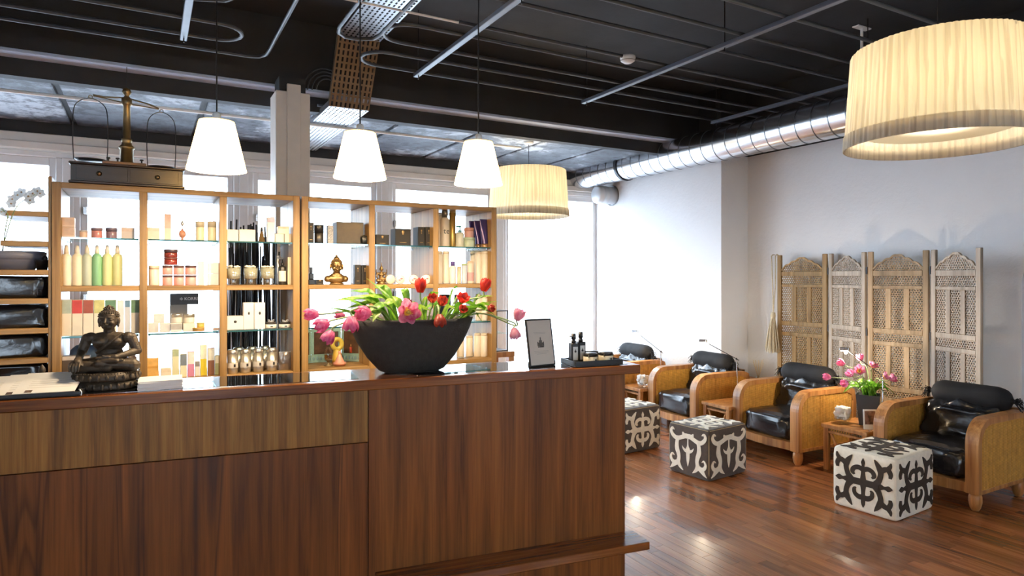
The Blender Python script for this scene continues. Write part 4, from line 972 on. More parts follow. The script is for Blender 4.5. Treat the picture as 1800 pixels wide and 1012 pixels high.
MB().lathe([(.02, .036), (.024, .05), (.022, .08), (.015, .095), (.011, .11)], n=20).build('glass', M['clear'], t)
MB().lathe([(0, .037), (.019, .039), (.0225, .05), (.0215, .064), (0, .064)], n=20).build('oil', M['tint'], t)
p = atY(597, 0, YS+.10)
t = T('cone_burner', 'pink glazed conical incense burner on a saucer', 'incense burner', (p.x, YS+.10, zb_))
MB().lathe([(0, 0), (.03, 0), (.038, .012), (.036, .02), (.028, .014), (0, .012)], n=24).build('saucer', solid('cf8f78', .3), t)
MB().lathe([(.030, .014), (.028, .022), (.008, .066), (.005, .072), (.009, .08), (0, .088)], n=24).build('cone', solid('d99e88', .3), t)
p = atY(594, 0, YS+.17)
t = T('oval_oil_burner', 'yellow ceramic oil burner with an oval opening', 'oil burner', (p.x, YS+.19, zb_))
ring = [(.028*math.cos(2*PI*k/28)*1.0, 0, .118+.03*math.sin(2*PI*k/28)) for k in range(29)]
MB().tube(ring, .014, 10).build('ring', solid('dfb84e', .35), t); MB().lathe([(0, 0), (.028, 0), (.030, .03), (.022, .08), (.012, .09), (0, .092)], n=20).build('stand', solid('d9b04a', .35), t)
# ------------------------------------------------------------------ gilt head, small bronze figures
def buddha_head(mat, name):
    mb = MB()
    mb.sphere((0, 0, .125), (.036, .042, .052), 20); mb.sphere((0, .004, .145), (.040, .045, .038), 18); mb.sphere((0, .004, .178), (.023, .025, .022), 14); mb.sphere((0, .004, .198), (.010, .010, .016), 12)
    mb.sphere((0, -.012, .092), (.024, .026, .02), 14); capsule(mb, (0, .006, .045), (0, .004, .09), .027)
    mb.sphere((0, .006, .030), (.066, .036, .042), 18); capsule(mb, (-.060, .008, .028), (.060, .008, .028), .026); mb.sphere((0, .004, .056), (.042, .03, .022), 16)
    capsule(mb, (0, -.040, .134), (0, -.050, .114), .0035, .0065, n=8)
    for s in (-1, 1):
        mb.sphere((s*.043, .006, .12), (.006, .012, .022), 10); mb.sphere((s*.041, .004, .098), (.005, .008, .012), 8)
        mb.sphere((s*.016, -.035, .131), (.010, .007, .005), 10); mb.sphere((s*.016, -.0345, .140), (.012, .007, .0028), 8)
        mb.sphere((s*.022, -.022, .108), (.013, .015, .014), 10)
    mb.sphere((0, -.039, .101), (.012, .007, .0035), 10); mb.sphere((0, -.038, .096), (.009, .007, .0035), 10)
    return blob(mb, name, mat, .0024, 3, .4)
p = atY(591, 0, YS+.14)
t = T('gilt_bust', 'gilt bust with closed eyes and a topknot beside the black perfume boxes', 'bust', (p.x, YS+.13, LV['M']+.0006), math.radians(-4))
sc_ = .168/.215
o = put(bpy.data.objects.new('bust', buddha_head(M['goldbronze'], 'bust')), t); o.scale = (sc_*1.08,)*2+(sc_,); o.location = (0, 0, .012*sc_)
hc = MB()
for i in range(5):
    for j in range(22):
        a = PI*2*j/22; th = .25+i*.27; q = Vector((.0405*math.sin(th)*math.cos(a), .0455*math.sin(th)*math.sin(a)+.004, .145+.0385*math.cos(th)))
        if q.y > -.026 or q.z > .158: hc.sphere(q, .0042, 6)
o = hc.build('hair_curls', M['goldbronze'], t); o.scale = (sc_*1.08,)*2+(sc_,); o.location = (0, 0, .012*sc_)
MB().lathe([(0, 0), (.042, 0), (.042, .008), (0, .008)], n=24, sy=.7).build('base', M['goldbronze'], t)
# ================================================================== ON THE COUNTER
ZT = HC+.0022
def seated(mat, voxel, name, crown=0):
    """seated cross-legged figure, about .30 tall above its cushion, facing -y"""
    mb = MB()
    mb.sphere((0, .015, .035), (.062, .046, .036), 16); mb.sphere((0, .014, .075), (.048, .034, .05), 16); mb.sphere((0, .010, .125), (.062, .038, .045), 18)
    mb.sphere((0, .012, .145), (.070, .034, .026), 16)
    for s in (-1, 1):                            # shoulders, thighs, shins
        mb.sphere((s*.066, .010, .143), (.027, .027, .025), 14); mb.sphere((s*.028, -.018, .128), (.026, .018, .02), 12)
        capsule(mb, (s*.035, .005, .03), (s*.098, -.042, .028), .034, .028)
    capsule(mb, (-.098, -.042, .026), (.02, -.075, .024), .027, .019); capsule(mb, (.098, -.042, .030), (-.01, -.078, .042), .026, .018)
    capsule(mb, (.0, -.075, .05), (.055, -.083, .052), .014, .009)            # upturned foot
    for k in range(4): capsule(mb, (.05, -.080+.004*k, .053), (.072, -.080+.004*k, .056), .005, .004, n=8)
    # figure's right arm (left in view) reaching down over the shin
    capsule(mb, (-.078, .010, .143), (-.095, .004, .085), .021, .018); capsule(mb, (-.095, .004, .085), (-.088, -.052, .056), .017, .012)
    capsule(mb, (-.088, -.055, .056), (-.085, -.070, .048), .014, .015)
    for k in range(4): capsule(mb, (-.099+.0085*k, -.074, .050), (-.103+.0105*k, -.091, .034), .0050, .0043, n=8); capsule(mb, (-.103+.0105*k, -.091, .034), (-.102+.0100*k, -.095, .014-.004*(k in (1, 2))), .0043, .0036, n=8)
    capsule(mb, (-.075, -.068, .050), (-.066, -.080, .036), .0055, .0042, n=8)
    # other arm bent, hand palm-up in the lap
    capsule(mb, (.078, .010, .143), (.100, .006, .085), .021, .018); capsule(mb, (.100, .006, .085), (.045, -.060, .066), .017, .012)
    capsule(mb, (.042, -.062, .066), (.018, -.066, .064), .013, .013)
    for k in range(4): capsule(mb, (.016, -.078+.0075*k, .066), (-.016-.004*(k in (1, 2)), -.083+.0098*k, .066+.002*(k == 1)), .0046, .0038, n=8)
    capsule(mb, (.026, -.076, .068), (.006, -.080, .074), .0052, .004, n=8)
    # robe edge over the shoulder
    mb.tube([(.052, -.012, .166), (.03, -.034, .14), (.0, -.036, .11), (-.035, -.026, .08)], .006, 8)
    capsule(mb, (0, .010, .155), (0, .004, .185), .022, .020)
    # head
    hz = .222; mb.sphere((0, 0, hz), (.033, .037, .042), 20); mb.sphere((0, .004, hz+.014), (.0345, .038, .031), 18)
    mb.sphere((0, .004, hz+.043), (.018, .019, .016), 14); mb.sphere((0, .004, hz+.054+crown*.4), (.009, .009, .012+crown), 12)
    mb.sphere((0, -.012, hz-.028), (.021, .022, .015), 14)
    capsule(mb, (0, -.036, hz+.006), (0, -.043, hz-.010), .003, .0058, n=8)
    for s in (-1, 1):
        mb.sphere((s*.0345, .004, hz-.004), (.0055, .010, .017), 10); mb.sphere((s*.033, .002, hz-.022), (.0045, .006, .011), 8)
        mb.sphere((s*.0135, -.0315, hz+.003), (.0085, .006, .0042), 10); mb.sphere((s*.0135, -.031, hz+.011), (.0105, .0065, .0024), 8); mb.sphere((s*.018, -.022, hz-.014), (.011, .013, .012), 10)
    mb.sphere((0, -.036, hz-.019), (.0105, .006, .003), 10); mb.sphere((0, -.035, hz-.0235), (.008, .006, .003), 10)
    return blob(mb, name, mat, voxel, 2, .4), hz
def lotus(mb, rx, ry, z0, h, n):
    mb.lathe([(0, z0), (rx*.93, z0), (rx, z0+h*.25), (rx*.96, z0+h*.6), (rx*.88, z0+h), (0, z0+h)], n=36, sy=ry/rx)
    for k in range(n):
        a = 2*PI*k/n; mb.sphere((rx*.98*math.cos(a), ry*.98*math.sin(a), z0+h*.45), (rx*.06, rx*.06, h*.38), 6)
body, hz = seated(M['bronze'], .0020, 'body')
p = ctr(188, .175)
t = T('seated_statue', 'large dark bronze seated statue on a lotus base at the left of the counter', 'statue', (p.x, p.y, ZT), -.28)
mb = MB(); lotus(mb, .118, .095, .0, .034, 26); mb.build('lower_base', M['bronze'], t)
mb = MB(); lotus(mb, .120, .094, .034, .034, 24)
for k in range(70): a = 2*PI*k/70; mb.sphere((.117*math.cos(a), .092*math.sin(a), .066), .003, 5)
mb.build('lotus_cushion', M['bronze'], t)
bo = put(bpy.data.objects.new('body', body), t, loc=(0, .018, .066)); bo.scale = (1.03, 1, .93)
hc = MB()
for i in range(6):
    for j in range(24):
        a = 2*PI*j/24+.13*(i % 2); th = .3+i*.24; q = Vector((.0352*math.sin(th)*math.cos(a), .0385*math.sin(th)*math.sin(a)+.004, hz+.014+.0315*math.cos(th)))
        if q.y > -.018 or q.z > hz+.026: hc.sphere(q, .0036, 6)
for i in range(3):
    for j in range(12): a = 2*PI*j/12; th = .3+i*.45; hc.sphere((.0185*math.sin(th)*math.cos(a), .0195*math.sin(th)*math.sin(a)+.004, hz+.043+.0165*math.cos(th)), .0034, 6)
hc.build('hair_curls', M['bronze'], bo)
# small figure on the right shelf's middle column
body2, hz2 = seated(M['goldbronze'], .0042, 'body', .03)
p = atY(670.5, 0, YS+.10)
t = T('small_deity_figure', 'small dark gilt figure with a tall crown on the middle board', 'figurine', (p.x, YS+.10, LV['M']+.0006), -.05)
MB().lathe([(0, 0), (.032, 0), (.030, .006), (.024, .010), (.027, .016), (0, .016)], n=20).build('base', M['goldbronze'], t)
o = put(bpy.data.objects.new('body', body2), t, loc=(0, 0, .013)); o.scale = (.30, .30, .36)
for s in (-1, 1):
    for q in (0, 1): MB().tube([(s*.022, .003, .055+.008*q), (s*.033, 0, .06+.014*q), (s*.031, -.004, .075+.014*q)], .0028, 6).build('raised_arm', M['goldbronze'], t)
# bronze finial behind the brochures
p = ctr(74, .28)
t = T('bronze_finial', 'small pointed bronze finial behind the brochure tray', 'figurine', (p.x, p.y, ZT), -CA)
MB().box(-.022, -.016, 0, .022, .016, .05, .003).build('block', M['bronze'], t)
MB().lathe([(.004, .05), (.006, .054), (.013, .066), (.011, .078), (.003, .09), (0, .094)], n=14).build('bud', M['bronze'], t)
# brochure tray
p = ctr(64, .075)
t = T('brochure_tray', 'low black tray with chrome corner clips at the left end of the counter', 'tray', (p.x, p.y, ZT), -CA)
MB().box(-.155, -.062, 0, .155, .17, .004, .001).box(-.155, -.062, .004, .155, -.056, .016, .001).box(-.155, .164, .004, .155, .17, .016, .001).box(-.155, -.056, .004, -.149, .164, .016, .001).box(.149, -.056, .004, .155, .164, .016, .001).build('tray_body', M['blackp'], t)
for s in (-1, 1): MB().tube([(s*.158, -.064, .0), (s*.160, -.066, .014), (s*.150, -.06, .024), (s*.158, -.04, .02)], .0022, 6).build('corner_clip', M['chrome'], t)
for k, (x, w_) in enumerate(((-.095, 'leftmost'), (-.045, 'middle'), (.04, 'rightmost, the widest'))):
    L = .07 if k < 2 else .098
    b = T('brochure', 'cream brochure with a small dark picture, %s on the black tray' % w_, 'brochure', (p.x+x*math.cos(CA), p.y-x*math.sin(CA)+.055, ZT+.031+.0035*k), -CA, 'brochures on the black tray')
    MB().box(-L, -.098, 0, L, .098, .003).build('cover', M['paper'], b).rotation_euler = (.26, 0, 0)
    q = MB().box(-L+.035, -.092, .0031, -L+.058, -.07, .0036).build('photo_print', pbr('brochure_photo', hx('5a4a44'), .5, var=.7, vscale=120), b); q.rotation_euler = (.26, 0, 0)
    q = MB()
    for j in range(5): q.box(-L+.035, -.05+j*.02, .0031, L-.02, -.047+j*.02, .0033)
    q.build('text_lines', pbr('faint_print', (.6, .58, .54), .8), b).rotation_euler = (.26, 0, 0)
# stack of papers
p = ctr(283, .09)
for k in range(6):
    MB().box(-.078, -.05, 0, .078, .10, .0058).build('paper_sheet', M['paper'], None, 'white leaflet right of the seated statue, %s of the stack' % ('at the bottom', 'second from the bottom', 'third from the bottom', 'third from the top', 'second from the top', 'on top')[k], 'leaflet', 'stack of white leaflets', loc=(p.x+random.uniform(-.004, .004), p.y+random.uniform(-.003, .003), ZT+.0001+.0060*k), rot=-CA+random.uniform(-.05, .05)+.12)
# ------------------------------------------------------------------ bowl of tulips
p = ctr(724, .185); BW = Vector((p.x, p.y, ZT)); BH = .252
t = T('flower_bowl', 'large dark stone boat-shaped bowl on the counter', 'bowl', BW, -CA)
a_, b_ = .300, .155
prof = [(0, 0), (.43, 0), (.52, .012), (.70, .072), (.855, .145), (.955, .21), (1.0, BH), (.965, BH), (.90, .20), (.7, .17), (0, .165)]
MB().lathe([(r*a_, z) for r, z in prof[:8]]+[(r*a_, z) for r, z in prof[8:9]], n=56, sy=b_/a_).build('shell', M['bowl'], t)
MB().lathe([(.91*a_, .205), (0, .215)], n=40, sy=b_/a_).build('soil', M['soil'], t)
def petal(mb, base, ax, th0, L, R, opn, wmax=1.05, curl=0, m=0):
    """one tulip petal; ax = flower axis, th0 = position round it"""
    ax = Vector(ax).normalized(); e1 = ax.orthogonal().normalized(); e2 = ax.cross(e1)
    def fn(s, q):
        q = q*2-1; w_ = wmax*(math.sin(PI*min(1, .10+.82*s))**.75)*(1-.62*s**3)
        r = R*(.30+1.0*math.sin(PI*min(1, .06+.60*s))**.9*.75)*(1-opn)+R*(.25+1.75*s)*opn
        r -= R*.30*(s**4)*(1-opn)*1.0
        z = L*(s*(1-opn*.35)-opn*.30*s*s)
        th = th0+w_*q*(1-.35*opn); r *= 1-.10*q*q*(1-s)+curl*q*q
        rid = .03*R*math.cos(q*9)
        return Vector(base)+(e1*math.cos(th)+e2*math.sin(th))*(r+rid)+ax*z
    mb.grid(fn, 7, 6, m)
def leaf_blade(mb, pts, w_, up=Vector((0, 0, 1)), fold=.35):
    C = catmull(pts, 5); n = len(C)-1
    vs = []; fs = []
    for i, c in enumerate(C):
        s = i/n; tdir = (C[min(i+1, n)]-C[max(i-1, 0)]).normalized(); sd = tdir.cross(up)
        sd = sd.normalized() if sd.length > 1e-4 else Vector((1, 0, 0)); nn = sd.cross(tdir)
        ww = w_*(math.sin(PI*min(1, .12+.88*s))**.8)*(1-.3*s)
        tw = .5*math.sin(s*3)
        for q in (-1, -.5, 0, .5, 1): vs.append(c+sd*ww*q*math.cos(tw)+nn*(abs(q)*ww*fold+q*ww*math.sin(tw)))
    for i in range(n):
        for j in range(4): fs.append((i*5+j, i*5+j+1, (i+1)*5+j+1, (i+1)*5+j))
    return mb.add(vs, fs, 0, True)
PK = ('d94a8c', 'f0a0c8'); RD = ('b81e22', 'e0503a'); DR = ('8f1d1f', 'c4553a'); LP = ('e58bb0', 'f5c8d8')
def tulip(base, head, ax, kind, lab, group, L=.062, R=.027, opn=0, leaves=(), name='tulip', stemr=.0040, mid=None, cat='tulip'):
    base = Vector(base); head = Vector(head); ax = Vector(ax).normalized()
    t = T(name, lab, cat, base, 0, group); h = head-base
    m_ = mid if mid is not None else h*.5+Vector((0, 0, .25*h.length*.5)); sp = [Vector((0, 0, 0)), m_, h-ax*.028, h]
    MB().tube(catmull(sp, 6), stemr, 6).build('stem', M['stem'], t)
    pm = petal_mat(*kind)
    for k in range(6):
        mb = MB(); inn = k % 2
        petal(mb, h, ax, k*PI/3, L*(1-.05*inn+.06*math.sin(k*2.7)), R*(1-.10*inn), opn*(1+.12*math.sin(k*1.9+len(lab))), 1.0 if opn < .5 else 1.0, curl=.05*math.sin(k*3.1))
        mb.build('petal', pm, t)
    if opn > .45:
        MB().lathe([(0, 0), (.006, .004), (.006, .022), (.009, .026), (0, .03)], n=8, mat=Matrix.Translation(h) @ ax.to_track_quat('Z', 'Y').to_matrix().to_4x4()).build('pistil', solid('c9b84a', .5), t)
        MB().lathe([(0, .003), (.018, .006), (.024, .012)], n=16, mat=Matrix.Translation(h) @ ax.to_track_quat('Z', 'Y').to_matrix().to_4x4()).build('yellow_heart', petal_mat('e3c93e', 'f0e07a'), t)
    else: MB().lathe([(0, .0), (R*.4, .004), (R*.35, .012), (0, .016)], n=10, mat=Matrix.Translation(h) @ ax.to_track_quat('Z', 'Y').to_matrix().to_4x4()).build('flower_base', M['leaf2'], t)
    for q in leaves:
        mb = MB(); leaf_blade(mb, [Vector(x)-base for x in q[0]], q[1]); mb.build('leaf', M['leaf2'] if len(q) > 2 else M['leaf'], t)
    return t
def cpt(u, v, yl):
    q = ctr(u, yl); d = dep(q.x, q.y); return Vector((q.x, q.y, zat(v, d)))
RZ = 566
def LF(u0, y0, um, vm, u1, v1, y1, w_=.020, *x):    # a leaf from the soil to a tip
    return ([cpt(u0, 588, y0), cpt(um, vm, (y0+y1)/2), cpt((um+u1)/2, (vm+v1)/2-3, y1*.75+y0*.25), cpt(u1, v1, y1)], w_)+x
fl_ = [ # base u, y ; head u, v, y ; axis (right, away, up); colours, opn, L, R, label, leaves
 (690, .18, 560, 552, .13, (-.95, -.1, .0), PK, .05, .066, .027, 'pink tulip at the far left of the bowl, pointing left', [LF(690, .18, 640, 560, 570, 540, .12)]),
 (692, .17, 578, 566, .09, (-.92, -.25, -.35), PK, .12, .072, .031, 'large pink tulip hanging left of the bowl, in front of the leftmost', [LF(690, .17, 650, 545, 588, 521, .14, .017)]),
 (695, .15, 584, 582, .06, (-.55, -.2, -.75), PK, .2, .066, .029, 'pink tulip drooping lowest on the left side', [LF(698, .16, 660, 530, 597, 524, .18, .022)]),
 (700, .12, 618, 556, .0, (-.15, -.2, -.95), PK, .2, .076, .034, 'pink tulip drooping over the left rim of the bowl', [LF(702, .14, 670, 545, 655, 566, .01, .022, 1)]),
 (705, .16, 650, 549, .05, (-.8, -.45, -.05), PK, .12, .074, .034, 'big pink tulip just above the left rim of the bowl', [LF(700, .17, 690, 535, 642, 487, .2, .016), LF(704, .2, 680, 530, 630, 520, .16, .024, 1)]),
 (694, .22, 606, 556, .24, (-.8, .2, .2), PK, .05, .05, .02, 'small pink tulip half hidden behind the left leaves', [LF(690, .22, 680, 515, 656, 505, .26, .026)]),
 (716, .10, 716, 549, -.03, (.0, -.95, .12), ('d8487f', 'f2b4cf'), .72, .080, .036, 'wide open pink tulip with a yellow heart on the front rim', [LF(715, .12, 700, 538, 688, 520, .16, .028, 1)]),
 (726, .2, 719, 541, .14, (-.2, -.2, .85), DR, .1, .045, .02, 'small dark red tulip behind the wide open pink one', []),
 (744, .18, 739, 514, .15, (.02, -.05, 1), RD, .0, .070, .029, 'upright red tulip standing tallest in the middle', [LF(742, .2, 745, 535, 757, 520, .2, .024, 1)]),
 (752, .16, 760, 531, .10, (-.1, -.45, .8), DR, .25, .046, .022, 'frilled dark red tulip right of the upright one', [LF(750, .14, 735, 540, 722, 535, .08, .02, 1)]),
 (760, .14, 775, 536, .07, (.15, -.5, .75), DR, .25, .050, .023, 'frilled red and yellow tulip in front of the dark red one', [LF(756, .16, 770, 535, 745, 545, .1, .018)]),
 (764, .10, 772, 553, -.02, (.0, -.35, -.9), DR, .2, .062, .028, 'dark red tulip drooping over the front rim of the bowl', []),
 (775, .18, 811, 531, .12, (.15, -.45, .75), RD, .4, .056, .028, 'red tulip with a golden edge on the right', [LF(772, .18, 800, 540, 832, 532, .14, .018), LF(778, .2, 800, 530, 815, 520, .22, .024, 1)]),
 (772, .14, 811, 547, .05, (.1, -.6, .4), DR, .3, .04, .02, 'small frilled dark red tulip above the right rim', [LF(770, .12, 800, 555, 835, 556, .06, .016, 1)]),
 (782, .2, 850, 512, .17, (.25, -.1, .95), RD, .05, .070, .028, 'red tulip standing highest at the right end', [LF(780, .2, 830, 540, 845, 512, .2, .02), LF(784, .17, 830, 545, 876, 529, .15, .018, 1)]),
 (784, .17, 858, 543, .10, (.3, -.5, .1), DR, .25, .04, .018, 'small dark red tulip sticking out right of the rim', [LF(782, .15, 830, 550, 848, 566, .08, .022, 1)]),
 (788, .2, 908, 563, .2, (.35, -.15, .9), LP, .2, .072, .03, 'pale pink tulip on a long stem near the framed notice, upper one', []),
 (788, .18, 903, 576, .16, (.1, -.2, -.95), LP, .25, .068, .027, 'pale pink tulip on a long stem near the framed notice, hanging lower', [LF(786, .16, 840, 540, 868, 538, .13, .02, 1)]),
]
xl = [(1, LF(690, .2, 655, 520, 612, 512, .24, .024)), (2, LF(696, .18, 665, 535, 600, 545, .2, .024, 1)), (3, LF(705, .12, 680, 540, 640, 552, .04, .026)), (4, LF(702, .2, 672, 515, 662, 500, .22, .026, 1)), (6, LF(722, .16, 712, 520, 705, 508, .2, .024)),
      (7, LF(730, .1, 735, 545, 760, 548, .04, .026, 1)), (8, LF(745, .15, 752, 525, 775, 515, .18, .022)), (10, LF(760, .12, 785, 545, 800, 540, .08, .022, 1)), (12, LF(780, .16, 810, 535, 860, 548, .1, .022)), (12, LF(776, .22, 795, 515, 805, 505, .26, .022)),
      (13, LF(774, .12, 806, 548, 846, 540, .06, .020)), (14, LF(786, .2, 835, 530, 868, 520, .22, .018, 1)), (15, LF(786, .16, 836, 540, 872, 556, .12, .020)), (4, LF(700, .18, 650, 530, 575, 530, .2, .020, 1)), (6, LF(716, .14, 694, 535, 668, 540, .1, .026, 1))]
for k_, l_ in xl: fl_[k_][-1].append(l_)
for (bu, by, hu, hv, hy, ax, kc, op, L, R, lab, lvs) in fl_:
    A = ce_.to_3d()*ax[0]+cn_.to_3d()*ax[1]+Vector((0, 0, ax[2]))
    b0 = cpt(bu, 585, by); b0.z = ZT+.212; hd = cpt(hu, hv, hy)
    mid = None
    if ax[2] < 0 and abs(hu-bu) < 100: mid = Vector(((hd-b0).x*.5, (hd-b0).y*.5, (hd-b0).z+.035))
    elif abs(hu-bu) >= 90: mid = Vector(((hd-b0).x*.45, (hd-b0).y*.45, max(.055, (hd-b0).z*.5+.04)))
    tulip(b0, hd, A, kc, lab, 'tulips in the stone bowl', L, R, op, lvs, mid=mid)
# ------------------------------------------------------------------ framed notice
p = ctr(954, .115)
t = T('framed_notice', 'black framed notice with a dark crest leaning on its easel stand', 'picture frame', (p.x, p.y, ZT), -CA+.26)
rl = Matrix.Rotation(-.17, 4, 'X'); w, h = .162, .238; fm = 'notice'
MB().box(-w/2, -.006, 0, w/2, .006, .008, .001, mat=rl).box(-w/2, -.006, h-.008, w/2, .006, h, .001, mat=rl).box(-w/2, -.006, .008, -w/2+.006, .006, h-.008, .001, mat=rl).box(w/2-.006, -.006, .008, w/2, .006, h-.008, .001, mat=rl).build('frame', M['blackp'], t)
MB().box(-w/2+.006, -.003, .008, w/2-.006, .004, h-.008, mat=rl).build('sheet', pbr('notice_sheet', hx('cfc6bb'), .4, var=.03), t)
cr = MB()
for k, (x, hh) in enumerate(((-.018, .022), (-.012, .018), (-.006, .030), (0, .040), (.006, .030), (.012, .018), (.018, .022))): cr.box(x-.0023, -.0036, .100, x+.0023, -.003, .100+hh, mat=rl)
cr.box(-.019, -.0036, .094, .019, -.003, .099, mat=rl); cr.lathe([(0, 0), (.0025, 0), (0, .008)], c=(0, -.0034, .140), n=6, mat=rl)
cr.build('crest', M['ink'], t)
tx = MB()
for z, a in ((.168, .04), (.163, .034), (.075, .045), (.068, .045), (.061, .03)): tx.box(-a, -.0036, z, a, -.003, z+.0014, mat=rl)
tx.build('text_lines', M['inkgrey'], t)
MB().prism([(.006, .0), (.085, 0), (.03, .12)], -.03, .02, 'yz').build('easel_strut', M['blackp'], t)
# tray with bottles and jars
p = ctr(1040, .10)
tr = T('product_tray', 'shallow black tray holding two bottles and three jars', 'tray', (p.x, p.y, ZT), -CA)
a, b = .135, .085
MB().box(-a, -b, 0, a, b, .006, .001).box(-a, -b, .006, a, -b+.006, .028, .0015).box(-a, b-.006, .006, a, b, .028, .0015).box(-a, -b+.006, .006, -a+.006, b-.006, .028, .0015).box(a-.006, -b+.006, .006, a, b-.006, .028, .0015).build('tray_body', M['blackp'], tr)
def on_tray(x, y): q = Vector((p.x, p.y))+ce_*x+cn_*y; return (q.x, q.y, ZT+.0065)
for x, y, hh, w_ in ((-.088, .03, .150, 'left of the pair, with a side nozzle'), (-.040, .045, .156, 'right of the pair')):
    t = T('lotion_bottle', 'black lotion bottle with a cream label, %s' % w_, 'bottle', on_tray(x, y), -CA)
    MB().box(-.021, -.021, 0, .021, .021, hh*.68, .004).build('body', M['blackp'], t)
    MB().lathe([(0, hh*.68), (.012, hh*.68), (.012, hh*.76), (.009, hh*.77), (.009, hh*.80), (.013, hh*.81), (.011, hh), (0, hh)], n=16).build('pump_top', M['blackp'], t)
    if 'nozzle' in w_: MB().tube([(0, 0, hh*.91), (-.026, -.006, hh*.91)], .004, 8).build('nozzle', M['inkgrey'], t)
    l = MB().box(-.013, -.0216, hh*.10, .013, -.021, hh*.56).build('label', M['paper'], t); MB().sphere((0, -.0217, hh*.40), (.006, .0006, .006), 8).sphere((0, -.0217, hh*.45), (.002, .0006, .005), 6).build('emblem', M['ink'], l)
for x, y, w_ in ((-.030, -.045, 'left one in front'), (.018, .035, 'middle one behind'), (.066, -.03, 'right one in front')):
    t = T('cream_jar', 'low cream jar with a black lid on the tray, %s' % w_, 'jar', on_tray(x, y), -CA)
    MB().lathe([(0, 0), (.034, 0), (.037, .004), (.037, .038), (.034, .040), (0, .040)], n=26).build('body', solid('d9cdb2', .3), t)
    MB().lathe([(0, .040), (.036, .040), (.036, .054), (.034, .056), (0, .056)], n=26).build('lid', M['blackp'], t)
    MB().sphere((.01, -.0362, .024), (.005, .0014, .005), 8).build('emblem', M['ink'], t)
    for a_q in (-1, 1): MB().box(a_q*.026-.002, -.030, .036, a_q*.026+.002, -.026, .05).build('clasp', M['brass'], t)
# ------------------------------------------------------------------ seen between shelf and counter: bench and little display
x0 = atY(868, 0, 6.4).x; x1 = atY(905, 0, 6.4).x; z1 = zat(618, 6.4/ky(890))
bn = T('window_table', 'low brown wooden table near the windows, beyond the shelf', 'table', (x1, 6.4, 0))
MB().box(-1.0, 0, z1-.06, 0, .45, z1, .004).build('tabletop', M['chairwood'], bn)
for xx in (-1.0, -.075):
    for yy in (0, .38): MB().box(xx, yy, 0, xx+.07, yy+.07, z1-.06, .003).build('leg', M['chairwood'], bn)
dq = T('glass_display', 'thin framed glass display case standing on the brown table', 'display case', (x1-.06, 6.45, z1+.0006))
for xx in (-.5, -.012):
    for yy in (0, .26): MB().box(xx, yy, 0, xx+.012, yy+.012, .46).build('post', M['iron'], dq)
MB().box(-.5, 0, 0, 0, .272, .012).build('base', M['iron'], dq); MB().box(-.5, 0, .45, 0, .272, .46).build('top_frame', M['iron'], dq)
MB().box(-.49, .01, .20, -.01, .26, .206).build('glass_shelf', M['shelfglass'], dq)
for x, z, c, lab in ((-.13, .0125, 'a8323c', 'red bottle on the base of the glass display case'), (-.20, .0125, '7a2f3a', 'dark red bottle on the base of the glass display case, left one'), (-.13, .2065, '30343c', 'black bottle on the shelf of the glass display case'), (-.19, .2065, '30343c', 'black bottle on the shelf of the glass display case, left one')):
    t = T('bottle', lab, 'bottle', (x1-.06+x, 6.58, z1+.0006+z)); MB().lathe([(0, 0), (.024, 0), (.025, .07), (.010, .085), (0, .085)], n=16).build('body', solid(c, .3), t); MB().lathe([(0, .084), (.011, .085), (.011, .125), (0, .128)], n=12).build('cap', M['ink'], t)
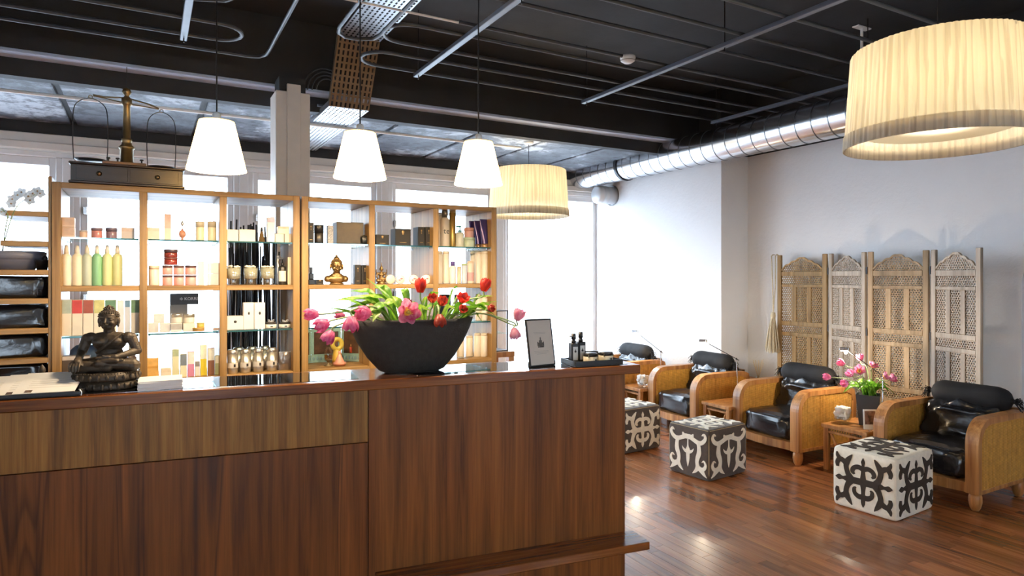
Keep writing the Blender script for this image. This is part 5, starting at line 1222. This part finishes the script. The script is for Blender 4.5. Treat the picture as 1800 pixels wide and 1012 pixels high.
# ================================================================== LOUNGE: ARMCHAIRS
def arm_top(y, o=0.0):
    R = .17-o; y0 = o; zt = .625-o
    if y < y0+R: return zt-R+math.sqrt(max(0, R*R-(R-(y-y0))**2))
    return zt
def arm_outline(o):
    pts = [(o, .118+o*.6)]; R = .17-o
    pts += [(o+R-R*math.cos(PI/2*k/10), .625-.17+R*math.sin(PI/2*k/10)) for k in range(11)]
    pts += [(.66-o, .625-o), (.72-o, .60-o), (.745-o, .50), (.74-o, .36), (.71-o, .22), (.68-o, .118+o*.6)]
    return pts
def make_chair():
    t = T('rattan_armchair', 'x', 'armchair')
    for s in (-1, 1):
        x0, x1 = (s*.30, s*.39) if s > 0 else (-.39, -.30)
        A, B = arm_outline(0), arm_outline(.042); n = len(A); mb = MB()
        vs = [(x0, *p) for p in A]+[(x0, *p) for p in B]+[(x1, *p) for p in A]+[(x1, *p) for p in B]
        fs = []
        for i in range(n):
            j = (i+1) % n
            fs += [(i, j, n+j, n+i), (2*n+i, 3*n+i, 3*n+j, 2*n+j), (i, 2*n+i, 2*n+j, j), (n+i, n+j, 3*n+j, 3*n+i)]
        mb.add(vs, fs); mb.build('arm_frame', M['chairwood'], t)
        mb = MB(); y = .042; rw = .0185
        while y < .70-rw:
            a, b = arm_top(y+.001, .042), arm_top(y+rw-.001, .042); a = min(a, b)+.004; zb_ = .142
            for xs, q in ((x0+.012, -1), (x1-.012, 1)):
                P = [(xs-q*.003, y, zb_), (xs+q*.007, y+rw*.25, zb_), (xs+q*.007, y+rw*.75, zb_), (xs-q*.003, y+rw, zb_)]
                P += [(p[0], p[1], a) for p in P]
                mb.add(P, [(i, i+1, i+5, i+4) for i in range(3)])
            y += rw
        mb.build('rattan_panel', M['rattan'], t)
    mb = MB(); A = [(x*.031-.31, .70-.02*(x/10-1)**2+.02) for x in range(21)]
    nb = 34
    def bk(x): return .715+.025*(1-(x/.31)**2)
    for q, off in ((-1, -.012), (1, .012)):
        for k in range(nb):
            x = -.31+.62*k/nb; w_ = .62/nb; yy = bk(x+w_/2)+off
            P = [(x, yy, .14), (x+w_*.3, yy+q*.005, .14), (x+w_*.7, yy+q*.005, .14), (x+w_, yy, .14)]; P += [(p[0], p[1], .60) for p in P]
            mb.add(P, [(i, i+1, i+5, i+4) for i in range(3)])
    mb.build('back_panel', M['rattan'], t)
    mb = MB()
    for z0, z1 in ((.595, .630), (.118, .15)):
        for k in range(12):
            xa, xb = -.315+.63*k/12, -.315+.63*(k+1)/12
            ya, yb = bk(xa), bk(xb)
            mb.add([(xa, ya-.022, z0), (xb, yb-.022, z0), (xb, yb+.022, z0), (xa, ya+.022, z0), (xa, ya-.022, z1), (xb, yb-.022, z1), (xb, yb+.022, z1), (xa, ya+.022, z1)], [(0, 1, 5, 4), (2, 3, 7, 6), (4, 5, 6, 7), (0, 3, 2, 1)])
    mb.build('back_rail', M['chairwood'], t)
    mb = MB(); fr = [(-.30+.6*k/12, .015-.028*(1-(k/6-1)**2)) for k in range(13)]; poly = fr+[(.30, .06), (-.30, .06)]
    mb.prism(poly, .118, .185, 'xy').box(-.30, .06, .15, .30, .70, .18); mb.build('seat_frame', M['chairwood'], t)
    for x in (-.345, .345):
        for y in (.045, .64):
            MB().lathe([(0, .0), (.022, 0), (.034, .02), (.043, .06), (.042, .095), (.034, .12), (0, .12)], c=(x, y, 0), n=18).build('foot', M['chairwood'], t)
    mb = MB(); pillow(mb, .59, .66, .21, (0, .345, .285), e=.3, wr=.018, fr=8, seed=3, nu=88, nv=40, dome=.015); mb.build('seat_cushion', M['leather'], t)
    mb = MB(); rm = Matrix.Translation((0, .565, .470)) @ Matrix.Rotation(-.22, 4, 'X'); pillow(mb, .58, .22, .38, e=.42, wr=.045, fr=7.5, seed=9, nu=96, nv=48, mat=rm); mb.build('back_cushion', M['leather'], t)
    return t
def make_bolster():
    t = T('bolster_pillow', 'x', 'pillow')
    def fn(a, b):
        th = 2*PI*a; s = b*2-1; r = .098*(1-abs(s)**9*.72)*(1+.03*noise.noise(Vector((math.cos(th)*2, math.sin(th)*2, s*5)))+.012*math.cos(th*14)*abs(s)**3)
        return Vector((s*.275, r*math.cos(th), r*math.sin(th)*.95))
    MB().grid(fn, 40, 28).build('body', M['cloth'], t)
    for s in (-1, 1):
        MB().lathe([(.024, .272), (.017, .284), (.017, .292), (.028, .305)], n=16, mat=Matrix.Rotation(s*PI/2, 4, 'Y')).build('tie', M['cloth'], t)
        mb = MB(); rnd = random.Random(3)
        for k in range(22):
            a = rnd.uniform(0, 2*PI); q = rnd.uniform(.01, .045)
            mb.tube([(s*.292, .012*math.cos(a), .012*math.sin(a)), (s*(.312+rnd.uniform(0, .02)), q*math.cos(a), q*math.sin(a)-.004), (s*(.325+rnd.uniform(0, .02)), q*1.2*math.cos(a), q*math.sin(a)-.03)], .003, 5)
        mb.build('fringe', M['cloth'], t)
    return t
CH = [((4.90, 2.69), -PI/2, 'rattan armchair with black leather cushions at the right, nearest the viewer', 'black bolster with fringed ends on the back of the nearest armchair'),
      ((4.78, 3.985), -PI/2-.04, 'rattan armchair with black leather cushions behind the dark felt ottoman', 'black bolster with tied ends on the armchair in front of the carved screen'),
      ((4.72, 5.10), -PI/2-.04, 'rattan armchair with black leather cushions third from the right, by the bright wall', 'charcoal bolster on the armchair beside the protruding wall corner'),
      ((4.60, 6.22), -PI/2-.04, 'rattan armchair farthest away, half hidden behind the counter end', 'grey-blue lit bolster on the farthest armchair')]
c0 = make_chair(); b0 = make_bolster()
for k, (xy, r, la, lb) in enumerate(CH):
    c = c0 if k == 0 else copy_tree(c0); c.scale = (.94, 1, 1); place(c, (xy[0], xy[1]-.02, 0), r, la)['group'] = 'rattan armchairs along the wall'
    b = b0 if k == 0 else copy_tree(b0); f_ = Vector((math.sin(-r), 0)); q = Matrix.Rotation(r, 3, 'Z') @ Vector((.05 if k == 0 else .0, .600, .70)); place(b, (xy[0]+q.x, xy[1]+q.y, .690), r, lb)['group'] = 'bolsters on the armchairs'
# ------------------------------------------------------------------ OTTOMANS
M1 = [([(0, .84, .01), (0, .70, .10), (0, .58, .07), (0, .30, .11), (0, 0, .16), (0, -.30, .10), (0, -.52, .10), (0, -.72, .10), (0, -.86, .02)], 0),
      ([(0, .44, .13), (.15, .50, .13), (.30, .44, .12), (.35, .31, .11), (.28, .22, .05)], 1), ([(0, -.50, .14), (.14, -.52, .14), (.27, -.43, .11), (.29, -.28, .09), (.23, -.22, .04)], 1),
      ([(0, 0, .20), (.25, 0, .18), (.42, 0, .2), (.58, 0, .14), (.68, 0, .08), (.80, 0, .15), (.92, 0, .02)], 1)]
for s in (1, -1):
    M1 += [([(.38, 0, .2), (.50, s*.2, .14), (.56, s*.42, .13), (.53, s*.60, .15), (.44, s*.76, .10), (.36, s*.88, .02)], 1),
           ([(.53, s*.48, .13), (.64, s*.60, .14), (.78, s*.64, .13), (.86, s*.50, .11), (.85, s*.36, .07)], 1), ([(.72, s*.62, .10), (.84, s*.74, .10), (.88, s*.88, .03)], 1)]
M2 = [([(0, .60, .05), (0, .25, .05), (0, .08, .16), (0, -.1, .14), (0, -.38, .11), (0, -.64, .01)], 0), ([(0, .0, .13), (.12, .0, .11), (.23, .07, .06), (.29, .17, .01)], 1),
      ([(0, .62, .16), (.18, .63, .16), (.27, .76, .03)], 1), ([(.1, .62, .15), (.33, .52, .14), (.5, .46, .15), (.66, .47, .14), (.80, .57, .13), (.87, .72, .10), (.80, .84, .08), (.70, .78, .03)], 1),
      ([(.52, .46, .13), (.56, .25, .14), (.56, .02, .17), (.49, -.18, .15), (.46, -.35, .13), (.49, -.55, .15), (.40, -.72, .11), (.24, -.86, .02)], 1), ([(.5, -.55, .16), (.68, -.66, .17), (.80, -.79, .10), (.93, -.90, .01)], 1),
      ([(.60, -.62, .13), (.80, -.57, .12), (.88, -.40, .09), (.80, -.25, .06), (.70, -.32, .02)], 1)]
def motif(mb, pats, hw, hh, place_, th=.004, wf=.63):
    z = 0
    for pts, mir in pats:
        for s in ((1, -1) if mir else (1,)):
            C = catmull([(s*p[0], p[1], p[2]) for p in pts], 5); n = len(C); vs = []
            for i, c in enumerate(C):
                d = Vector((C[min(i+1, n-1)].x-C[max(i-1, 0)].x, C[min(i+1, n-1)].y-C[max(i-1, 0)].y)); d = d.normalized() if d.length else Vector((0, 1)); nx = Vector((-d.y, d.x))
                wd = max(.008, c.z)*(wf if pats is M1 else .62)
                for q, e in ((1, 0), (1, 1), (-1, 1), (-1, 0)): vs.append(place_((c.x+nx.x*wd*q)*hw, (c.y+nx.y*wd*q)*hh, (th+z)*e-.001))
            fs = []
            for i in range(n-1):
                for j in range(3): fs.append((i*4+j, i*4+j+1, (i+1)*4+j+1, (i+1)*4+j))
            fs += [(0, 1, 2, 3), ((n-1)*4, (n-1)*4+3, (n-1)*4+2, (n-1)*4+1)]
            mb.add(vs, fs); z += .00015
def ottoman(loc, rot, sx, sy, h, felt, app, pats, lab, top=None):
    t = T('felt_ottoman', lab, 'ottoman', loc, rot, 'felt cube ottomans')
    mb = MB(); pillow(mb, sx, sy, h, (0, 0, h/2), e=.10, wr=.0015, fr=9, nu=72, nv=48); mb.build('cube', felt, t)
    F = {'front': lambda a, b, o: (a, -sy/2-o, h/2+b), 'left': lambda a, b, o: (-sx/2-o, -a, h/2+b), 'right': lambda a, b, o: (sx/2+o, a, h/2+b), 'back': lambda a, b, o: (-a, sy/2+o, h/2+b), 'top': lambda a, b, o: (a, b, h+o)}
    for k, fn in F.items():
        hw = {'front': sx, 'back': sx, 'left': sy, 'right': sy, 'top': sx}[k]/2*.96; hh = (h if k != 'top' else sy)/2*.94
        mb = MB(); motif(mb, (top or pats) if k == 'top' else pats, hw, hh, fn); mb.build('applique', app, t)
    mb = MB(); a, b = sx/2*.966, sy/2*.966
    for x, y in ((-1, -1), (1, -1), (1, 1), (-1, 1)): mb.tube([(x*a*.985, y*b*.985, .03), (x*a, y*b, .07), (x*a, y*b, h*.86), (x*a*.985, y*b*.985, h*.93)], .003, 6)
    mb.tube([(-a*.95, -b*1.0, h*.976), (a*.95, -b*1.0, h*.976)], .0025, 6).tube([(-a*1.0, -b*.95, h*.976), (-a*1.0, b*.95, h*.976)], .0025, 6)
    mb.build('seam_stitching', M['stitch'] if felt != M['felt_w'] else M['felt_w'], t)
ottoman((4.475, 2.705, 0), math.radians(4), .505, .435, .415, M['felt_w'], M['felt_k'], M1, 'ivory felt cube ottoman with dark scroll appliqué, nearest the viewer')
ottoman((4.02, 3.895, 0), math.radians(6), .485, .41, .405, M['felt_d'], M['felt_w'], M2, 'dark brown felt cube ottoman with ivory scroll appliqué in the middle of the floor', M1)
ottoman((3.94, 4.85, 0), math.radians(4), .48, .45, .405, M['felt_d'], M['felt_w'], M1, 'brown felt cube ottoman partly hidden by the counter end', M1)
# ------------------------------------------------------------------ SIDE TABLES
def side_table(loc, rot, lab, w=.43, d=.46, h=.38):
    t = T('side_table', lab, 'table', loc, rot, 'low wooden side tables between the armchairs')
    MB().box(-w/2, 0, h-.032, w/2, d, h, .004).build('tabletop', M['chairwood'], t)
    for x in (-w/2+.012, w/2-.052):
        for y in (.012, d-.052): MB().box(x, y, 0, x+.04, y+.04, h-.032, .003).build('leg', M['chairwood'], t)
    MB().box(-w/2+.052, d-.04, h-.075, w/2-.052, d-.02, h-.055, .002).build('apron_rail', M['chairwood'], t)
    r = MB().box(-w/2+.052, .02, h-.075, w/2-.052, .04, h-.055, .002).build('apron_rail', M['chairwood'], t)
    mb = MB()
    for k in range(13): mb.sphere((-w/2+.07+k*(w-.14)/12, .022, h-.044), .0065, 6)
    mb.build('brass_beads', M['brass'], r)
    for s in (-1, 1): MB().tube([(s*(w/2-.07), .035, h-.08), (-s*.02, .035+.012*s, .02)], .011, 8).build('cross_brace', M['chairwood'], t)
    return t
side_table((4.90, 3.285, 0), -PI/2, 'low wooden side table between the two nearest armchairs, under the tulip vase', w=.40)
side_table((4.74, 4.50, 0), -PI/2-.04, 'low wooden side table behind the dark ottoman, between the second and third armchairs', w=.36)
side_table((4.66, 5.66, 0), -PI/2-.04, 'low wooden side table farthest away, beside the counter end', w=.36)
HT = .3806
def tissue_bowl(x, y, lab):
    t = T('tissue_bowl', lab, 'bowl', (x, y, HT), 0, 'glass bowls of white tissues')
    MB().lathe([(0, 0), (.035, 0), (.06, .025), (.07, .06), (.067, .06), (.056, .028), (0, .006)], n=28).build('glass_bowl', M['clear'], t)
    rnd = random.Random(int(x*100))
    for k in range(6):
        a = k*1.05; mb = MB(); pillow(mb, .075, .06, .06, (.03*math.cos(a), .03*math.sin(a),   .07+.035*(k % 2)), e=.7, wr=.016, fr=26, seed=k, nu=18, nv=12)
        mb.build('tissue', M['paper'], t)
tissue_bowl(5.06, 3.40, 'glass bowl of crumpled white tissues beside the tulip vase'); tissue_bowl(4.76, 5.56, 'glass bowl of white tissues on the farthest side table')
q = atX(1150, 0, 4.95)
MB().box(-.05, -.008, 0, .05, .008, .10, .002).build('white_card', M['paper'], None, 'white folded card on the farthest side table', 'card', loc=(4.95, 5.66, HT), rot=-1.0)
# vase with pink tulips
VP = Vector((5.20, 3.265, HT))
t = T('square_vase', 'dark square tapered vase holding pink tulips', 'vase', VP, .5)
mb = MB()
mb.lathe([(0, 0), (.090, 0), (.122, .25), (.114, .25), (.10, .2), (0, .2)], n=4, smooth=False, ph=PI/4).build('body', pbr('slate_vase', hx('3b3d42'), .6, var=.12), t)
def vpt(u, v, d): return Vector((kx(u)*d, ky(u)*d, zat(v, d)))
for k, (u, v, d, ax, op, lab) in enumerate(((1510, 653, 5.20, (-.2, -.6, .5), .75, 'open pink tulip with a yellow heart in the vase'), (1498, 660, 5.25, (-.6, -.2, .5), .4, 'pink tulip left of the open one in the vase'), (1490, 672, 5.15, (-.9, -.3, -.1), .3, 'pink tulip leaning lowest left from the vase'),
        (1484, 641, 5.45, (-.7, .3, .5), .1, 'pink tulip far back left in the vase'), (1513, 634, 5.5, (-.1, .3, 1), .15, 'pink tulip standing tallest in the vase'), (1533, 646, 5.3, (.25, -.3, .8), .6, 'open pink tulip right of the tallest one'),
        (1553, 664, 5.2, (.6, -.3, .5), .5, 'pink tulip right of the leaves in the vase'), (1564, 667, 5.25, (.8, -.1, .4), .45, 'pink tulip at the far right of the vase'), (1460, 663, 5.45, (-.9, .1, .1), .1, 'pink tulip bent far left over the bolster'))):
    hd = vpt(u, v, d); bs = VP+Vector((random.uniform(-.04, .04), random.uniform(-.04, .04), .205))
    R_ = Vector((cy_, -sy_, 0)); F_ = Vector((sy_, cy_, 0)); A = R_*ax[0]+F_*ax[1]+Vector((0, 0, ax[2]))
    lv = []
    for j in range(3):
        a = k*2.4+j*2.1; rr_ = .10+.03*j
        lv.append(([bs, bs+Vector((.03*math.cos(a), .03*math.sin(a), .08)), bs+Vector((rr_*.7*math.cos(a), rr_*.7*math.sin(a), .15-.02*j)), bs+Vector((rr_*1.2*math.cos(a), rr_*1.2*math.sin(a), .13-.04*j))], .022))
    tulip(bs, hd, A, ('e0609c', 'f5b8d2'), lab, 'pink tulips in the square vase', .066, .030, op, lv, stemr=.003, mid=Vector(((hd-bs).x*.4, (hd-bs).y*.4, (hd-bs).z*.75+.02)))
p = vpt(1530, 700, 5.13)
t = T('picture_card', 'white framed picture card on a small stand in front of the vase', 'card', (p.x, p.y, HT), -.60)
rl = Matrix.Rotation(-.08, 4, 'X')
MB().box(-.05, -.003, .016, .05, .003, .172, .001, mat=rl).build('card', M['paper'], t)
MB().box(-.040, -.0036, .055, .040, -.003, .160, mat=rl).build('photo_print', pbr('brown_photo', hx('7a5a4c'), .5, var=.75, vscale=28), t)
MB().tube([(-.018, -.008, 0), (0, -.010, .016), (.018, -.008, 0)], .003, 6).tube([(0, -.008, .012), (0, .03, 0)], .003, 6).build('stand', M['chrome'], t)
# reading lamps
def reading_lamp(base, joint, head, lab, power):
    base = Vector(base); t = T('reading_lamp', lab, 'lamp', base, 0, 'slim reading lamps'); j = Vector(joint)-base; h = Vector(head)-base
    MB().lathe([(0, 0), (.045, 0), (.045, .012), (.012, .016), (0, .016)], n=24).build('base', M['chrome'], t)
    MB().tube([(0, 0, .01), j], .005, 8).build('pole', M['chrome'], t)
    MB().tube([j+(j-h)*.08, j, h], .0035, 8).build('arm', M['iron'], t); MB().sphere(j, .010, 10).build('joint', M['iron'], t)
    d = (h-j); a = math.atan2(d.y, d.x)
    hm = Matrix.Translation(h) @ Matrix.Rotation(a, 4, 'Z')
    MB().box(-.03, -.022, -.012, .045, .022, .016, .005, mat=hm).build('head', M['chrome'], t)
    MB().box(-.02, -.016, -.0155, .038, .016, -.0122, .001, mat=hm).build('lens', M['bulb'], t)
    if h.y > .25 and j.x > .04: MB().sphere(h+Vector((-.02, -.012, -.022)), .014, 12).build('bulb', M['bulb'], t)
    point_light('reading_light', h+Vector((0, 0, -.055)), power, (1, .82, .58), .02, t)
reading_lamp((5.02, 4.46, HT), (5.0, 4.47, .80), (4.86, 4.76, .955), 'slim reading lamp leaning over the third armchair', 9)
reading_lamp((5.02, 5.57, HT), (5.02, 5.56, .76), (4.91, 5.86, .965), 'slim reading lamp farthest away, near the windows', 9)
reading_lamp((5.16, 3.12, HT), (5.21, 3.15, .795), (5.15, 3.43, .985), 'slim reading lamp shining beside the tulip vase', 16)
p = Vector((5.15, 3.43, .985))
# console by the wall with reed diffuser
ce2 = T('wall_console', 'dark low ledge against the wall left of the carved screen', 'console', (5.86, 4.98, 0), -PI/2)
MB().box(-.25, -.17, .42, .25, .185, .455, .004).build('tabletop', M['chairwood'], ce2)
for x in (-.22, .18):
    for y in (-.15, .14): MB().box(x, y, 0, x+.04, y+.04, .42, .002).build('leg', M['chairwood'], ce2)
q = atX(1333, 0, 5.80)
t = T('reed_diffuser', 'reed diffuser with pale sticks fanning out by the wall', 'diffuser', (5.80, q.y, .4556))
MB().lathe([(0, 0), (.03, 0), (.032, .004), (.032, .05), (.016, .06), (.016, .075)], n=20).build('bottle', M['clear'], t)
MB().lathe([(0, .002), (.029, .003), (.029, .03), (0, .03)], n=20).build('oil', M['tint'], t)
for k in range(10): a = k*.65; MB().tube([(-.006*math.cos(a), -.006*math.sin(a), .01), (.055*math.cos(a), .055*math.sin(a), .23+.02*math.sin(k*3))], .002, 5).build('reed', solid('cdb58a', .7), t)
q = atX(1302, 0, 5.74); t = T('white_box', 'white open box with dark pens on the wall ledge', 'box', (5.76, q.y+.04, .4556))
MB().box(-.05, -.06, 0, .05, .06, .05, .003).build('carton', M['paper'], t)
for k in range(3): MB().tube([(0, -.03+.02*k, .045), (.02, -.05+.02*k, .11)], .004, 6).build('pen', M['ink'], t)

# ================================================================== CARVED SCREEN
def lattice(x0, x1, z0, z1, th, test=None, p=.0225):
    mb = MB(); hx_ = p/math.sqrt(3); rows = int((z1-z0)/(p*.866))+2; colsn = int((x1-x0)/p)+2
    O = [(hx_*math.cos(PI/6+PI/3*k), hx_*math.sin(PI/6+PI/3*k)) for k in range(6)]; I = [(a*.68, b*.68) for a, b in O]
    vs = []; fs = []
    for r in range(rows):
        for c in range(colsn):
            cx = x0+c*p+(p/2 if r % 2 else 0); cz = z0+r*p*.866
            if cx > x1+p*.3 or cz > z1+p*.3 or (test and not test(cx, cz)): continue
            b = len(vs)
            for y in (-th/2, th/2):
                vs += [(min(max(cx+o[0], x0), x1), y, min(max(cz+o[1], z0), z1)) for o in O]+[(min(max(cx+o[0], x0), x1), y, min(max(cz+o[1], z0), z1)) for o in I]
            for k in range(6):
                j = (k+1) % 6
                fs += [(b+k, b+j, b+6+j, b+6+k), (b+12+k, b+18+k, b+18+j, b+12+j), (b+6+k, b+6+j, b+18+j, b+18+k)]
    return mb.add(vs, fs)
def make_leaf(W_, wood_, p0, p1, lab):
    p0 = Vector((*p0, 0)); p1 = Vector((*p1, 0)); a = math.atan2((p1-p0).y, (p1-p0).x); W_ = (p1-p0).length-.012
    t = bpy.data.objects.new('screen_leaf', None); put(t, SCR, loc=p0, rot=a); t['label'] = lab
    m = wood_; s = .048; H = 1.83
    f = MB().box(0, -.014, 0, s, .014, H, .004).box(W_-s, -.014, 0, W_, .014, H, .004)
    rails = [(.06, .11), (.46, .505), (.565, .61), (.975, 1.012), (1.085, 1.128), (1.49, 1.52), (1.605, 1.655)]
    for z0, z1 in rails: f.box(s, -.012, z0, W_-s, .012, z1, .003)
    f.build('frame', m, t)
    mw = .046; iw = (W_-2*s-2*mw)/3
    cells = []; mul = MB()
    for z0, z1 in ((.11, .46), (.61, .975), (1.128, 1.49)):
        for k in range(3):
            xa = s+k*(iw+mw); cells.append((xa, xa+iw, z0, z1))
            if k < 2: mul.box(xa+iw, -.010, z0, xa+iw+mw, .010, z1, .002)
    mul.build('mullions', m, t)
    for z0, z1 in ((.505, .565), (1.012, 1.085), (1.52, 1.605)): cells.append((s, W_-s, z0, z1))
    for xa, xb, z0, z1 in cells: lattice(xa, xb, z0, z1, .007).build('lattice', m, t)
    cx = W_/2; hw = W_/2-s
    def top(x):
        q = abs(x-cx)/hw; return 1.668+.125*max(0, 1-q)**.75*(1 if q < .98 else 0)+.012*abs(math.sin(q*PI*3.2))
    lattice(s, W_-s, 1.655, 1.80, .007, lambda x, z: z < top(x)-.004).build('arch_lattice', m, t)
    mb = MB(); n = 60
    pts = [(s+(W_-2*s)*k/n, 0, top(s+(W_-2*s)*k/n)) for k in range(n+1)]
    vs = []; fs = []
    for x, y, z in pts: vs += [(x, -.010, z-.010), (x, -.010, z+.008), (x, .010, z+.008), (x, .010, z-.010)]
    for k in range(n):
        for j in range(4): fs.append((k*4+j, k*4+(j+1) % 4, (k+1)*4+(j+1) % 4, (k+1)*4+j))
    mb.add(vs, fs).build('arch_trim', m, t)
    return t
SCR = T('carved_screen', 'four-leaf carved wooden lattice screen standing against the right wall', 'screen', (0, 0, 0))
hp = [(5.93, 4.74), (5.99, 4.17), (5.85, 3.68), (5.90, 3.14), (5.74, 2.66)]
def sh(a, b, k):     # small gap at the hinges
    a = Vector(a); b = Vector(b); d = (b-a).normalized(); return tuple(a+d*.006), tuple(b-d*.006)
for k, (wd, lab) in enumerate(((M['screenwood'], 'honey brown leaf'), (M['greywood'], 'bleached grey leaf'), (M['midwood'], 'tan leaf'), (M['greywood'], 'bleached grey leaf'))):
    a, b = sh(hp[k], hp[k+1], k); make_leaf(0, wd, a, b, lab)
for k, (x, y) in enumerate(hp[1:-1]):
    mb = MB()
    for z in (.35, 1.05, 1.62): mb.tube([(x-.012, y, z), (x-.012, y, z+.07)], .009, 8)
    mb.build('hinge', M['iron'], SCR)
t = T('tassel', 'large cream tassel hanging from the left post of the carved screen', 'tassel', (5.89, 4.755, 1.80))
MB().tube([(.03, .012, .035), (0, .012, .035), (-.022, .01, .02), (-.024, 0, -.2), (-.03, -.015, -.42), (-.032, -.02, -.60)], .006, 8).tube([(.03, -.03, .035), (0, -.035, .035), (-.022, -.04, .02), (-.028, -.045, -.3), (-.03, -.03, -.45), (-.032, -.02, -.60)], .006, 8).build('cord', M['rope'], t)
mb = MB(); mb.lathe([(0, -.58), (.022, -.585), (.028, -.62), (.02, -.65), (.024, -.655)], c=(-.034, -.02, 0), n=16).build('knot', M['rope'], t)
mb = MB(); rnd = random.Random(2)
for k in range(90):
    a = rnd.uniform(0, 2*PI); q = rnd.uniform(.4, 1)
    mb.tube([(-.034+.016*q*math.cos(a), -.02+.016*q*math.sin(a), -.63), (-.034+.05*q*math.cos(a), -.02+.05*q*math.sin(a), -.78), (-.036+.066*q*math.cos(a), -.02+.085*q*math.sin(a), -.99+rnd.uniform(-.03, .03))], .004, 5)
mb.build('fringe', M['rope'], t)
